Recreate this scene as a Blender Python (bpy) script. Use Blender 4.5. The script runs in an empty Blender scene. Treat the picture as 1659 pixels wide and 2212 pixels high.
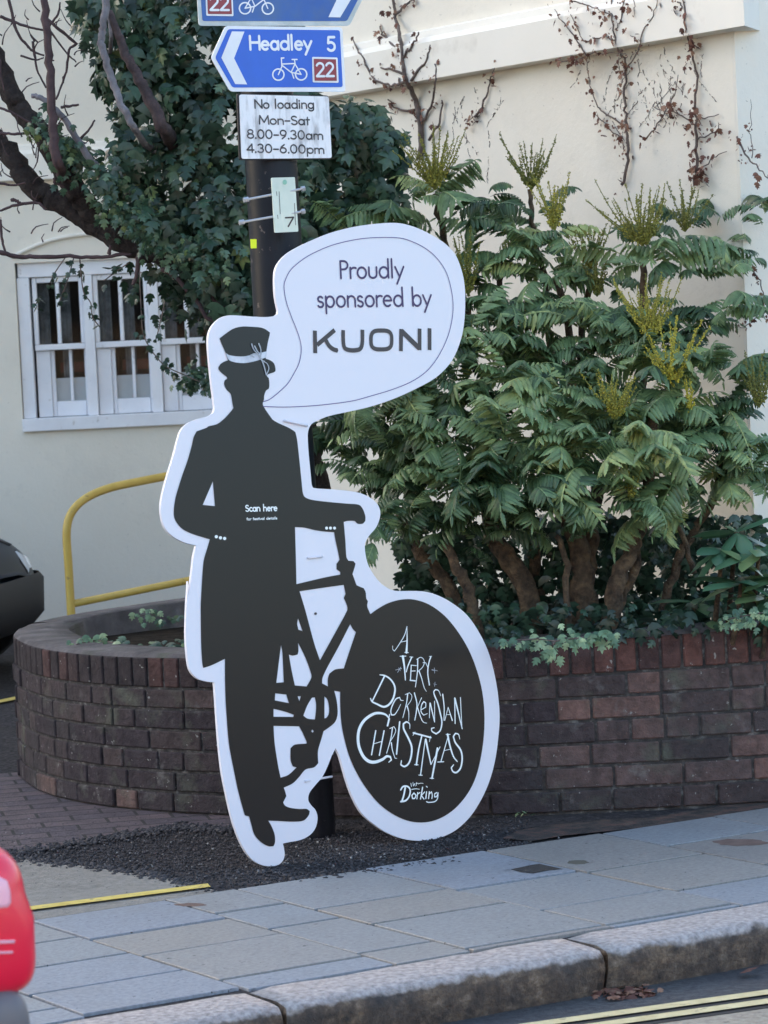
import bpy, math, random
import numpy as np
from mathutils import Vector, Matrix
from mathutils.geometry import delaunay_2d_cdt
random.seed(7); RNG = np.random.default_rng(7)
S = bpy.context.scene; COL = S.collection
# ------------------------------------------------------------------ camera
F = 6721.0; TH = math.radians(31.4); ROLL = math.radians(2.75); EYE = 1.55; CX, CY = 829.5, 1106.0
PITCH = math.atan((CY-735)*math.cos(ROLL)/F)
fw = np.array([math.sin(TH)*math.cos(PITCH), math.cos(TH)*math.cos(PITCH), -math.sin(PITCH)])
r0 = np.array([math.cos(TH), -math.sin(TH), 0.]); u0 = np.cross(r0, fw)
c_, s_ = math.cos(ROLL), math.sin(ROLL)
RV = c_*r0-s_*u0; UV = s_*r0+c_*u0; CAM = np.array([0, 0, EYE])
cd = bpy.data.cameras.new('camera'); cam = bpy.data.objects.new('camera', cd); COL.objects.link(cam); S.camera = cam
cd.sensor_fit = 'HORIZONTAL'; cd.sensor_width = 24; cd.lens = 24*F/1659.0; cd.clip_end = 2000; cd.clip_start = .1
M = Matrix.Identity(4)
for i in range(3):
    M[i][0] = RV[i]; M[i][1] = UV[i]; M[i][2] = -fw[i]; M[i][3] = CAM[i]
cam.matrix_world = M
cd.dof.use_dof = True; cd.dof.focus_distance = 9.5; cd.dof.aperture_fstop = 10.0
S.render.resolution_x = 768; S.render.resolution_y = 1024
# ------------------------------------------------------------------ light
SUN_EL = math.radians(17); SUN_AZ = math.radians(-18)      # azimuth from +Y towards +X : behind the building
W = bpy.data.worlds.new('World'); S.world = W; W.use_nodes = True
nt = W.node_tree; bg = nt.nodes['Background']; sky = nt.nodes.new('ShaderNodeTexSky'); sky.sky_type = 'NISHITA'
sky.sun_disc = False; sky.sun_elevation = SUN_EL; sky.sun_rotation = SUN_AZ; sky.air_density = 1.0; sky.dust_density = 4.0; sky.ozone_density = 1.0
nt.links.new(sky.outputs[0], bg.inputs[0]); bg.inputs[1].default_value = .15
sl = bpy.data.lights.new('sun', 'SUN'); sl.energy = 3.0; sl.angle = math.radians(.5); sl.color = (1, .93, .82)
sun = bpy.data.objects.new('sun', sl); COL.objects.link(sun)
sd = Vector((math.sin(SUN_AZ)*math.cos(SUN_EL), math.cos(SUN_AZ)*math.cos(SUN_EL), math.sin(SUN_EL)))
sun.rotation_euler = sd.to_track_quat('Z', 'Y').to_euler(); sun.location = (10, 20, 20)
S.view_settings.view_transform = 'Standard'; S.view_settings.look = 'None'; S.view_settings.gamma = 1; S.view_settings.exposure = 2.32
# ------------------------------------------------------------------ helpers
def ray(x, y):
    d = fw*F+RV*(x-CX)-UV*(y-CY); return d/np.linalg.norm(d)
def gz(x, y, z=0.):
    d = ray(x, y); return CAM+d*((z-EYE)/d[2])
def at(x, y, dist):                       # point seen at (x, y) at the given depth along the view
    d = ray(x, y); return CAM+d*(dist/(d@fw))
class Plane:
    def __init__(s, p, u, w):
        s.p = np.array(p, float); s.u = np.array(u, float); s.u /= np.linalg.norm(s.u)
        s.w = np.array(w, float); s.w /= np.linalg.norm(s.w); s.n = np.cross(s.u, s.w)      # n faces the camera
    def hit(s, x, y, off=0.):
        d = ray(x, y); p = s.p+s.n*off; return CAM+d*(((p-CAM)@s.n)/(d@s.n))
    def loc(s, x, y):
        q = s.hit(x, y)-s.p; return (q@s.u, q@s.w)
    def pt(s, a, b, off=0.): return s.p+s.u*a+s.w*b+s.n*off
def link(o, parent=None):
    COL.objects.link(o)
    if parent is not None: o.parent = parent
    return o
def obj(name, v, f, mat=None, parent=None, smooth=False, attr=None):
    me = bpy.data.meshes.new(name)
    v = np.asarray(v, dtype=np.float64)
    q_ = parent
    while q_ is not None: v = v-np.array(q_.location); q_ = q_.parent
    if isinstance(f, np.ndarray) and f.ndim == 2:
        n, k = f.shape
        me.vertices.add(len(v)); me.vertices.foreach_set('co', v.ravel().astype(np.float32))
        me.loops.add(n*k); me.loops.foreach_set('vertex_index', f.ravel().astype(np.int32))
        me.polygons.add(n); me.polygons.foreach_set('loop_start', (np.arange(n)*k).astype(np.int32))
        me.update(calc_edges=True)
    else:
        me.from_pydata([tuple(a) for a in v], [], [tuple(int(i) for i in a) for a in f]); me.update()
    if smooth: me.polygons.foreach_set('use_smooth', [True]*len(me.polygons))
    if attr is not None:
        for k_, a in attr.items():
            at_ = me.attributes.new(k_, 'FLOAT', 'POINT'); at_.data.foreach_set('value', np.asarray(a, np.float32))
    if mat: me.materials.append(mat)
    me.validate()
    return link(bpy.data.objects.new(name, me), parent)
def empty(name, loc, label=None, cat=None, group=None):
    o = bpy.data.objects.new(name, None); COL.objects.link(o); o.location = [float(a) for a in loc]; o.empty_display_size = .2
    return tag(o, label, cat, group)
def tag(o, label=None, cat=None, group=None, kind=None):
    if label: o['label'] = label
    if cat: o['category'] = cat
    if group: o['group'] = group
    if kind: o['kind'] = kind
    return o
class MB:
    def __init__(s): s.v = []; s.f = []; s.n = 0; s.a = {}
    def add(s, v_, f_, **at_):
        v, f = v_, f_
        v = np.asarray(v, float); s.v.append(v)
        for a in f: s.f.append(tuple(int(i)+s.n for i in a))
        s.n += len(v)
        for k, val in at_.items(): s.a.setdefault(k, []).append(np.full(len(v), val))
    def box(s, c, ax, h, bev=0., **k):       # centre, 3 axes (rows), half sizes, chamfer
        c = np.array(c, float); ax = np.array(ax, float); h = np.array(h, float)
        if bev <= 0:
            vs = [[x, y, z] for x in (-1, 1) for y in (-1, 1) for z in (-1, 1)]
            v = c+(np.array(vs)*h)@ax
            s.add(v, [(0, 1, 3, 2), (4, 6, 7, 5), (0, 4, 5, 1), (2, 3, 7, 6), (0, 2, 6, 4), (1, 5, 7, 3)], **k); return
        vs = []; idx = {}
        for x in (-1, 1):
            for y in (-1, 1):
                for z in (-1, 1):
                    for a in range(3):
                        q = np.array([x, y, z])*h; 
                        for b in range(3):
                            if b != a: q[b] -= np.sign(q[b])*bev
                        idx[(x, y, z, a)] = len(vs); vs.append(q)
        f = []
        for a in range(3):
            b, d = (a+1) % 3, (a+2) % 3
            for sg in (-1, 1):
                loop = []
                for (p, q) in ((-1, -1), (1, -1), (1, 1), (-1, 1)):
                    t = [0, 0, 0]; t[a] = sg; t[b] = p; t[d] = q; loop.append(idx[(*t, a)])
                f.append(loop if sg > 0 else loop[::-1])
        for a in range(3):
            b, d = (a+1) % 3, (a+2) % 3
            for p in (-1, 1):
                for q in (-1, 1):
                    t1 = [0, 0, 0]; t1[a] = -1; t1[b] = p; t1[d] = q; t2 = list(t1); t2[a] = 1
                    f.append((idx[(*t1, b)], idx[(*t2, b)], idx[(*t2, d)], idx[(*t1, d)]))
        for x in (-1, 1):
            for y in (-1, 1):
                for z in (-1, 1): f.append([idx[(x, y, z, a)] for a in range(3)])
        s.add(c+np.array(vs)@ax, f, **k)
    def tube(s, pts, rad, n=8, caps=True, jit=0., **k):
        pts = np.asarray(pts, float); m = len(pts)
        if np.isscalar(rad): rad = [rad]*m
        v = []; up = np.array([.123, .21, .97]); prev = None
        for i in range(m):
            t = pts[min(i+1, m-1)]-pts[max(i-1, 0)]; t = t/(np.linalg.norm(t)+1e-9)
            if prev is None:
                a = np.cross(t, up); 
                if np.linalg.norm(a) < .1: a = np.cross(t, [1, 0, 0])
            else: a = prev-t*(prev@t)
            a /= np.linalg.norm(a)+1e-9; prev = a; b = np.cross(t, a)
            for j in range(n):
                an = 2*math.pi*j/n; r = rad[i]*(1+jit*random.uniform(-1, 1))
                v.append(pts[i]+(a*math.cos(an)+b*math.sin(an))*r)
        f = [(i*n+j, i*n+(j+1) % n, (i+1)*n+(j+1) % n, (i+1)*n+j) for i in range(m-1) for j in range(n)]
        if caps: f += [tuple(range(n))[::-1], tuple((m-1)*n+j for j in range(n))]
        s.add(v, f, **k)
    def build(s, name, mat, parent=None, smooth=False):
        a = {k: np.concatenate(x) for k, x in s.a.items()}
        a = {k: x for k, x in a.items() if len(x) == s.n}
        return obj(name, np.concatenate(s.v), s.f, mat, parent, smooth, a or None)
def cr(pts, sub=6, closed=False, corner=50):       # catmull-rom through points, sharp where the path turns hard
    P = [np.array(p, float) for p in pts]; n = len(P); out = []
    def ang(i):
        if not closed and (i == 0 or i == n-1): return 999
        a = P[i]-P[(i-1) % n]; b = P[(i+1) % n]-P[i]; la, lb = np.linalg.norm(a), np.linalg.norm(b)
        return math.degrees(math.acos(max(-1, min(1, (a@b)/(la*lb+1e-12)))))
    sharp = [ang(i) > corner for i in range(n)]
    for i in range(n if closed else n-1):
        p1, p2 = P[i], P[(i+1) % n]
        p0 = p1*2-p2 if sharp[i] else P[(i-1) % n]; p3 = p2*2-p1 if sharp[(i+1) % n] else P[(i+2) % n]
        L = np.linalg.norm(p2-p1)
        m1 = (p2-p0)/2; m2 = (p3-p1)/2
        for m_ in (m1, m2):
            l = np.linalg.norm(m_)
            if l > L*1.2: m_ *= L*1.2/l
        for k in range(sub):
            t = k/sub; t2, t3 = t*t, t*t*t
            out.append((2*t3-3*t2+1)*p1+(t3-2*t2+t)*m1+(-2*t3+3*t2)*p2+(t3-t2)*m2)
    if not closed: out.append(P[-1])
    return out
def cdt(faces, minus=0):      # union of the 2-D polygons; with minus=n the first is the solid, the rest holes
    vs, fs = [], []
    for f in faces:
        a = sum((p[0]*q[1]-q[0]*p[1]) for p, q in zip(f, list(f[1:])+[f[0]]))
        f = list(f) if a > 0 else list(f)[::-1]
        fs.append(list(range(len(vs), len(vs)+len(f)))); vs += [Vector((float(p[0]), float(p[1]))) for p in f]
    ov, oe, of, _, _, oof = delaunay_2d_cdt(vs, [], fs, 0, 1e-6)
    keep = []
    for f, o in zip(of, oof):
        if minus:
            if 0 in o and len(set(o)) == 1: keep.append(f)
        elif len(o): keep.append(f)
    return np.array([(v.x, v.y) for v in ov]), keep
def flat(name, pl, faces, off, mat, parent, minus=0, thick=0.):
    v2, f = cdt(faces, minus)
    v = [pl.pt(a, b, off) for a, b in v2]
    if thick:
        n = len(v); v += [pl.pt(a, b, off-thick) for a, b in v2]
        from collections import Counter
        ed = Counter(); 
        for q in f:
            for i in range(len(q)): ed[(q[i], q[(i+1) % len(q)])] += 1
        side = [(b, a, a+n, b+n) for (a, b) in ed if (b, a) not in ed]
        f = list(f)+[tuple(i+n for i in q)[::-1] for q in f]+side
    return obj(name, v, f, mat, parent)
def stroke(pts, w0, w1=None, wm=None, cap=True, sm=True):   # -> list of convex 2-D polygons
    if w1 is None: w1 = w0
    P = cr(pts, 4, False, 60) if sm and len(pts) > 2 else [np.array(p, float) for p in pts]
    m = len(P); out = []; W_ = []
    for i in range(m):
        t = i/(m-1); w = w0+(w1-w0)*t
        if wm is not None: w = w+(wm-w)*math.sin(math.pi*t)
        W_.append(w/2)
    for i in range(m-1):
        d = P[i+1]-P[i]; L = np.linalg.norm(d)
        if L < 1e-7: continue
        d = d/L; nn = np.array([-d[1], d[0]])
        out.append([P[i]+nn*W_[i], P[i]-nn*W_[i], P[i+1]-nn*W_[i+1], P[i+1]+nn*W_[i+1]])
    rng = range(m) if cap else range(1, m-1)
    for i in rng:
        out.append([P[i]+W_[i]*.985*np.array([math.cos(k*math.pi/4+.21), math.sin(k*math.pi/4+.21)]) for k in range(8)])
    return out
# ------------------------------------------------------------------ stroke alphabet (cap height 1)
def arc(cx, cy, rx, ry, a0, a1, n=10):
    return [(cx+rx*math.cos(math.radians(a0+(a1-a0)*i/n)), cy+ry*math.sin(math.radians(a0+(a1-a0)*i/n))) for i in range(n+1)]
G = {
 'P': (.5, [[(.06, 0), (.06, 1)], [(.06, 1), (.22, 1)]+arc(.22, .76, .22, .24, 90, -90)+[(.06, .52)]]),
 'H': (.68, [[(.06, 0), (.06, 1)], [(.62, 0), (.62, 1)], [(.06, .52), (.62, .52)]]),
 'M': (.84, [[(.06, 0), (.1, 1), (.42, .2), (.74, 1), (.78, 0)]]),
 'N': (.74, [[(.06, 0), (.06, 1), (.66, 0), (.66, 1)]]),
 'S': (.56, [arc(.27, .755, .2, .225, 30, 250)+arc(.27, .25, .22, .25, 80, -150)]),
 'o': (.6, [arc(.29, .31, .23, .31, 0, 360, 16)]),
 'a': (.6, [arc(.27, .31, .21, .31, 0, 360, 16), [(.5, 0), (.5, .62)]]),
 'b': (.6, [[(.07, 0), (.07, 1.08)], arc(.3, .31, .22, .31, 0, 360, 16)]),
 'c': (.5, [arc(.29, .31, .23, .31, 50, 310)]),
 'd': (.62, [[(.53, 0), (.53, 1.08)], arc(.29, .31, .23, .31, 0, 360, 16)]),
 'e': (.58, [[(.07, .33), (.5, .33)]+arc(.285, .31, .215, .31, 5, 310)]),
 'f': (.34, [[(.14, 0), (.14, .85)]+arc(.26, .88, .12, .17, 180, 80, 5), [(.02, .6), (.3, .6)]]),
 'g': (.62, [arc(.29, .31, .22, .31, 0, 360, 16), [(.52, .62), (.52, -.05)]+arc(.3, -.07, .22, .22, 0, -150, 8)]),
 'h': (.56, [[(.07, 0), (.07, 1.08)], [(.07, .3)]+arc(.27, .38, .2, .24, 170, 0, 8)+[(.47, 0)]]),
 'i': (.24, [[(.1, 0), (.1, .62)], [(.1, .88), (.1, .9)]]),
 'l': (.24, [[(.1, 0), (.1, 1.08)]]),
 'm': (.86, [[(.07, 0), (.07, .62)], [(.07, .3)]+arc(.23, .4, .16, .22, 170, 0, 8)+[(.39, 0)], [(.39, .3)]+arc(.57, .4, .18, .22, 170, 0, 8)+[(.75, 0)]]),
 'n': (.56, [[(.07, 0), (.07, .62)], [(.07, .3)]+arc(.27, .38, .2, .24, 170, 0, 8)+[(.47, 0)]]),
 'p': (.6, [[(.07, -.36), (.07, .62)], arc(.3, .31, .22, .31, 0, 360, 16)]),
 'r': (.38, [[(.07, 0), (.07, .62)], [(.07, .32)]+arc(.27, .4, .2, .21, 165, 60, 6)]),
 's': (.42, [arc(.19, .465, .13, .145, 30, 250, 8)+arc(.19, .155, .15, .155, 80, -150, 8)]),
 't': (.34, [[(.15, 0), (.15, .88)], [(.02, .6), (.3, .6)]]),
 'u': (.56, [[(.07, .62), (.07, .24)]+arc(.27, .22, .2, .22, 180, 360, 8)+[(.47, .62)]]),
 'v': (.5, [[(.03, .62), (.24, 0), (.45, .62)]]),
 'y': (.52, [[(.03, .62), (.25, .04)], [(.48, .62), (.1, -.36)]]),
 '0': (.64, [arc(.3, .5, .24, .5, 0, 360, 18)]),
 '2': (.6, [arc(.29, .72, .22, .28, 160, -35, 9)+[(.06, 0), (.54, 0)]]),
 '3': (.6, [arc(.27, .75, .2, .25, 150, -80, 8), arc(.27, .27, .23, .27, 85, -150, 9)]),
 '4': (.62, [[(.44, 0), (.44, 1), (.04, .28), (.58, .28)]]),
 '5': (.6, [[(.5, 1), (.14, 1), (.1, .56)]+arc(.27, .31, .24, .31, 100, -145, 9)]),
 '6': (.62, [arc(.3, .31, .23, .31, 0, 360, 14), [(.08, .35), (.16, .7), (.4, 1)]]),
 '7': (.56, [[(.05, 1), (.5, 1), (.18, 0)]]),
 '8': (.62, [arc(.3, .76, .2, .24, 0, 360, 14), arc(.3, .26, .24, .26, 0, 360, 14)]),
 '9': (.62, [arc(.3, .69, .23, .31, 0, 360, 14), [(.52, .65), (.44, .3), (.2, 0)]]),
 '.': (.2, [[(.09, 0), (.09, .03)]]), '-': (.5, [[(.06, .42), (.42, .42)]]), ' ': (.4, []),
}
def text(pl, s, p0, p1, h, wt, k=1.0, to=lambda q: q):   # p0..p1 baseline in picture px, h cap height px, wt stroke px
    adv = sum(G[c][0] for c in s)-.12; p0 = np.array(p0, float); p1 = np.array(p1, float)
    sx = (p1-p0)/adv; up = np.array([-.048*h, -h]); x = -.06; out = []
    ref = np.linalg.norm(np.array(pl.loc(*to(p0)))-np.array(pl.loc(*to(p0+np.array([0, 100])))))/100
    for c in s:
        a, st = G[c]
        for q in st:
            P = [pl.loc(*to(p0+sx*(x+px)+up*py)) for px, py in q]
            if c == '.' or (c == 'i' and len(q) == 2 and q[1][1] < .95 and q[0][1] > .8): out += stroke(P, wt*ref*1.3, sm=False)
            else: out += stroke(P, wt*ref, sm=False, cap=True)
        x += a
    return out
# ------------------------------------------------------------------ materials
def mat(name, col=(.5, .5, .5), rough=.6, spec=.5, metal=0., noise=None, bump=None, stops=None, attr=None, trans=0., coat=0., extra=None, nc=.5):
    m = bpy.data.materials.new(name); m.use_nodes = True; N = m.node_tree; L = N.links; b = N.nodes['Principled BSDF']
    b.inputs['Base Color'].default_value = (*col, 1); b.inputs['Roughness'].default_value = rough; b.inputs['Metallic'].default_value = metal
    b.inputs['Specular IOR Level'].default_value = spec; b.inputs['Coat Weight'].default_value = coat
    tc = N.nodes.new('ShaderNodeTexCoord'); src = None
    def noise_(sc, det=6, r=.6, vec=None):
        n = N.nodes.new('ShaderNodeTexNoise'); n.inputs['Scale'].default_value = sc; n.inputs['Detail'].default_value = det; n.inputs['Roughness'].default_value = r
        L.new(vec or tc.outputs['Object'], n.inputs['Vector']); return n.outputs['Fac']
    def ramp(fac, st):
        r = N.nodes.new('ShaderNodeValToRGB'); e = r.color_ramp.elements
        while len(e) < len(st): e.new(.5)
        for el, (p, c) in zip(e, st): el.position = p; el.color = (*c, 1)
        L.new(fac, r.inputs[0]); return r.outputs[0]
    def mix(fac, a, c, bt='MIX'):
        x = N.nodes.new('ShaderNodeMix'); x.data_type = 'RGBA'; x.blend_type = bt
        if hasattr(fac, 'links') or not isinstance(fac, (int, float)): L.new(fac, x.inputs[0])
        else: x.inputs[0].default_value = fac
        for s_in, val in ((x.inputs[6], a), (x.inputs[7], c)):
            if isinstance(val, tuple): s_in.default_value = (*val, 1)
            else: L.new(val, s_in)
        return x.outputs[2]
    out = None
    if attr:
        a = N.nodes.new('ShaderNodeAttribute'); a.attribute_name = attr; out = ramp(a.outputs['Fac'], stops)
    elif stops: out = ramp(noise_(noise or 5), stops)
    if attr and noise:
        out = mix(.75, out, ramp(noise_(noise), [(.3, (1-nc,)*3), (.7, (1+nc,)*3)]), 'MULTIPLY')
    H_ = dict(N=N, L=L, b=b, tc=tc, noise=noise_, ramp=ramp, mix=mix)
    if extra: out = extra(H_, out) or out
    if out is not None: L.new(out, b.inputs['Base Color'])
    if bump:
        sc, st, dist = bump; bn = N.nodes.new('ShaderNodeBump'); bn.inputs['Strength'].default_value = st; bn.inputs['Distance'].default_value = dist
        L.new(noise_(sc, 8, .65), bn.inputs['Height']); L.new(bn.outputs[0], b.inputs['Normal'])
    if trans:
        t = N.nodes.new('ShaderNodeBsdfTranslucent'); mx = N.nodes.new('ShaderNodeMixShader'); mx.inputs[0].default_value = trans
        if out is not None: L.new(out, t.inputs[0])
        else: t.inputs[0].default_value = (*col, 1)
        o = N.nodes['Material Output']; L.new(b.outputs[0], mx.inputs[1]); L.new(t.outputs[0], mx.inputs[2]); L.new(mx.outputs[0], o.inputs[0])
    return m
def stain(scale, lo, hi, col, amt=1.0, det=8, r=.6, vec=None):
    def f(H, out):
        m_ = H['ramp'](H['noise'](scale, det, r, vec), [(lo, (0, 0, 0)), (hi, (amt, amt, amt))])
        return H['mix'](m_, out if out is not None else tuple(H['b'].inputs['Base Color'].default_value)[:3], col)
    return f
def chain(*fs):
    def f(H, out):
        for g in fs: out = g(H, out)
        return out
    return f
MT = {}
MT['cream'] = mat('cream_render', rough=.85, spec=.2, noise=1.3, stops=[(.3, (.76, .70, .60)), (.7, (.82, .765, .665))], bump=(35, .25, .01),
    extra=chain(stain(2.5, .55, .75, (.62, .58, .51), .45), stain(6, .60, .74, (.58, .54, .47), .45, 12, .7), stain(60, .68, .72, (.42, .39, .35), .5, 4)))
MT['cream_trim'] = mat('cream_trim', rough=.75, spec=.25, noise=2, stops=[(.3, (.80, .75, .66)), (.7, (.85, .80, .715))], bump=(30, .15, .006), extra=stain(5, .6, .75, (.55, .5, .42), .5))
MT['white_wood'] = mat('white_painted_wood', rough=.45, noise=6, stops=[(.3, (.74, .74, .78)), (.7, (.84, .84, .87))], extra=stain(22, .63, .7, (.45, .42, .4), .6))
MT['glass'] = mat('dark_window_glass', (.015, .02, .025), rough=.06, spec=.6)
def clear(m):
    N = m.node_tree; b = N.nodes['Principled BSDF']; t = N.nodes.new('ShaderNodeBsdfTransparent'); x = N.nodes.new('ShaderNodeMixShader'); x.inputs[0].default_value = .10
    N.links.new(t.outputs[0], x.inputs[1]); N.links.new(b.outputs[0], x.inputs[2]); N.links.new(x.outputs[0], N.nodes['Material Output'].inputs[0])
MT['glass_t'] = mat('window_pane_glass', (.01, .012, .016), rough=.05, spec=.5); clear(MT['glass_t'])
MT['curtain'] = mat('grey_curtain', rough=.9, noise=9, stops=[(.35, (.05, .06, .065)), (.65, (.22, .24, .25))])
MT['blind'] = mat('pale_blind', (.62, .64, .64), rough=.9)
MT['box'] = mat('orange_box', (.11, .04, .025), rough=.8)
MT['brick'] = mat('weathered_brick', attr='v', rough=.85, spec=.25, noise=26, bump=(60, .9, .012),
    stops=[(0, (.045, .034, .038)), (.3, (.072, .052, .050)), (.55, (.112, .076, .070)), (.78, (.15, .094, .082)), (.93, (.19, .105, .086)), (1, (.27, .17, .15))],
    extra=chain(stain(3.2, .48, .66, (.05, .046, .046), .75), stain(7, .54, .70, (.125, .13, .095), .7), stain(11, .60, .72, (.20, .185, .17), .6), stain(55, .68, .72, (.36, .35, .32), .7, 3)))
MT['brick_red'] = mat('red_soldier_brick', attr='v', rough=.85, spec=.25, noise=24, bump=(60, .9, .012),
    stops=[(0, (.042, .032, .033)), (.4, (.09, .048, .043)), (.8, (.15, .066, .052)), (1, (.24, .10, .07))],
    extra=chain(stain(4, .50, .68, (.06, .05, .05), .7), stain(40, .68, .71, (.4, .38, .34), .7, 3)))
MT['mortar'] = mat('dark_mortar', rough=.95, noise=30, stops=[(.35, (.025, .022, .022)), (.55, (.06, .052, .048)), (.72, (.20, .185, .17))], bump=(80, .6, .01))
MT['coping'] = mat('brick_coping_mortar', rough=.9, noise=9, stops=[(.3, (.06, .052, .052)), (.55, (.115, .10, .098)), (.75, (.19, .17, .165))], bump=(50, .7, .012), extra=stain(6, .56, .68, (.07, .08, .05), .6))
MT['soil'] = mat('dark_soil', rough=1, spec=.1, noise=20, stops=[(.3, (.012, .01, .008)), (.7, (.05, .038, .028))], bump=(40, 1, .03))
MT['board'] = mat('white_board', (.74, .72, .775), rough=.32, spec=.4)
MT['board_edge'] = MT['board']
MT['print'] = mat('black_print', (.009, .009, .011), rough=.24, spec=.27)
MT['purple'] = mat('purple_ink', (.04, .015, .09), rough=.4)
MT['purple_line'] = mat('purple_line_ink', (.09, .06, .22), rough=.4)
MT['darkink'] = mat('dark_ink', (.035, .025, .03), rough=.4)
MT['white_ink'] = mat('white_ink', (.85, .87, .86), rough=.4)
MT['grey_ink'] = mat('grey_ink', (.34, .36, .40), rough=.4)
MT['ribbon'] = mat('ribbon_print', rough=.4, noise=25, stops=[(.35, (.42, .45, .52)), (.65, (.66, .68, .74))])
MT['post'] = mat('black_painted_steel', (.012, .013, .018), rough=.42, spec=.2, noise=6, stops=[(.3, (.005, .007, .012)), (.75, (.011, .012, .019))], bump=(25, .15, .006), extra=stain(30, .66, .7, (.16, .13, .12), .6, 4))
MT['sign_white'] = mat('sign_white', rough=.35, noise=8, stops=[(.35, (.72, .74, .78)), (.7, (.84, .85, .88))])
MT['plate_white'] = mat('dirty_plate_white', rough=.4, noise=4, stops=[(.2, (.78, .78, .80)), (.8, (.84, .84, .86))])
MT['sign_blue'] = mat('sign_blue', rough=.3, noise=5, stops=[(.3, (.003, .085, .52)), (.7, (.006, .115, .62))], extra=stain(4, .55, .8, (.02, .12, .42), .4))
MT['sign_blue_dirty'] = mat('sign_blue_dirty', rough=.4, noise=4, stops=[(.3, (.012, .075, .33)), (.7, (.03, .13, .42))], extra=stain(7, .48, .75, (.08, .13, .2), .7))
MT['sign_red'] = mat('sign_red', (.26, .02, .04), rough=.35, noise=6, stops=[(.3, (.22, .016, .03)), (.7, (.30, .03, .05))])
MT['yellow_rail'] = mat('yellow_painted_steel', rough=.4, noise=9, stops=[(.3, (.50, .33, .06)), (.7, (.62, .43, .10))], extra=stain(30, .63, .7, (.25, .16, .06), .7))
MT['tagm'] = mat('pale_green_plastic', (.60, .68, .58), rough=.4, noise=10, stops=[(.3, (.55, .63, .54)), (.7, (.68, .74, .66))])
MT['steel'] = mat('galvanised_steel', (.55, .57, .6), rough=.4, metal=.8)
MT['sticker'] = mat('yellow_sticker', (.75, .85, .01), rough=.4)
MT['bark'] = mat('dark_bark', rough=.9, spec=.2, noise=22, stops=[(.3, (.022, .018, .018)), (.6, (.055, .045, .042)), (.8, (.10, .085, .08))], bump=(45, 1, .02))
MT['bark_pale'] = mat('pale_bark', rough=.85, noise=18, stops=[(.3, (.10, .09, .10)), (.7, (.26, .25, .27))], bump=(45, .8, .01))
MT['bark_brown'] = mat('brown_bark', rough=.9, noise=22, stops=[(.32, (.03, .02, .014)), (.5, (.12, .078, .048)), (.7, (.26, .17, .095))], bump=(60, 1, .03))
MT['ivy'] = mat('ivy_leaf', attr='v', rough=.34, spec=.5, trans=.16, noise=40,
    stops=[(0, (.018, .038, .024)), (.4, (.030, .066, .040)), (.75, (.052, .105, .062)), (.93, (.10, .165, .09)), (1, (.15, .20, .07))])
MT['ivy_pale'] = mat('pale_ivy_leaf', attr='v', rough=.45, trans=.2, noise=40, stops=[(0, (.06, .12, .07)), (.5, (.16, .26, .14)), (1, (.38, .48, .26))])
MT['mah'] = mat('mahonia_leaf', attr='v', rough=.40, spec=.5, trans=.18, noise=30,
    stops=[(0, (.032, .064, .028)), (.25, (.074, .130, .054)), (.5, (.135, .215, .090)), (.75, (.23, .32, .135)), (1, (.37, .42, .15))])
MT['flower'] = mat('mahonia_flower', attr='v', rough=.6, trans=.2, stops=[(0, (.14, .15, .035)), (.5, (.30, .29, .05)), (1, (.62, .52, .06))])
MT['rhod'] = mat('glossy_leaf', attr='v', rough=.32, trans=.12, stops=[(0, (.03, .08, .045)), (.6, (.07, .16, .085)), (1, (.20, .27, .10))])
MT['dead'] = mat('dead_leaf', attr='v', rough=.8, trans=.15, stops=[(0, (.08, .035, .028)), (.5, (.17, .07, .05)), (1, (.30, .17, .11))])
MT['vine'] = mat('dead_vine', rough=.9, noise=30, stops=[(.3, (.07, .045, .04)), (.7, (.19, .15, .13))])
def pav_extra(H, out):
    out = stain(3, .5, .72, (.20, .19, .175), .35)(H, out)
    out = stain(110, .62, .68, (.10, .10, .105), .5, 3)(H, out)
    out = stain(45, .70, .72, (.03, .03, .03), .9, 2)(H, out)
    out = stain(16, .62, .72, (.09, .085, .08), .5)(H, out)
    return out
MT['slab'] = mat('paving_slab', attr='v', rough=.45, spec=.4, nc=.3, noise=75, bump=(55, .35, .006),
    stops=[(0, (.245, .262, .295)), (.25, (.25, .262, .275)), (.5, (.255, .258, .26)), (.8, (.27, .255, .238)), (1, (.24, .22, .205))], extra=pav_extra)
MT['asphalt'] = mat('coarse_dark_asphalt', rough=.9, spec=.3, noise=60, stops=[(.35, (.02, .018, .02)), (.55, (.062, .055, .06)), (.75, (.14, .125, .13))], bump=(75, 1, .035), extra=stain(2.2, .5, .7, (.055, .05, .045), .4))
MT['drive'] = mat('pale_concrete_drive', rough=.9, noise=30, stops=[(.3, (.20, .185, .16)), (.7, (.31, .285, .25))], bump=(60, .8, .02), extra=stain(5, .58, .72, (.06, .055, .055), .6))
MT['road'] = mat('road_asphalt', rough=.85, noise=45, stops=[(.35, (.05, .05, .055)), (.7, (.11, .11, .115))], bump=(70, .9, .02), extra=stain(2, .45, .65, (.04, .04, .048), .6))
MT['road_pale'] = mat('pale_road_surface', rough=.85, noise=50, stops=[(.35, (.30, .26, .21)), (.7, (.46, .41, .33))], bump=(70, .9, .02), extra=stain(20, .6, .68, (.08, .08, .08), .7))
MT['line'] = mat('yellow_road_paint', rough=.7, noise=20, stops=[(.3, (.50, .42, .22)), (.7, (.64, .56, .33))], bump=(60, .6, .01), extra=stain(30, .6, .68, (.14, .12, .09), .8))
MT['line2'] = mat('bright_yellow_paint', rough=.7, noise=20, stops=[(.3, (.50, .36, .07)), (.7, (.66, .52, .14))], extra=stain(30, .58, .66, (.16, .14, .1), .8))
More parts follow.
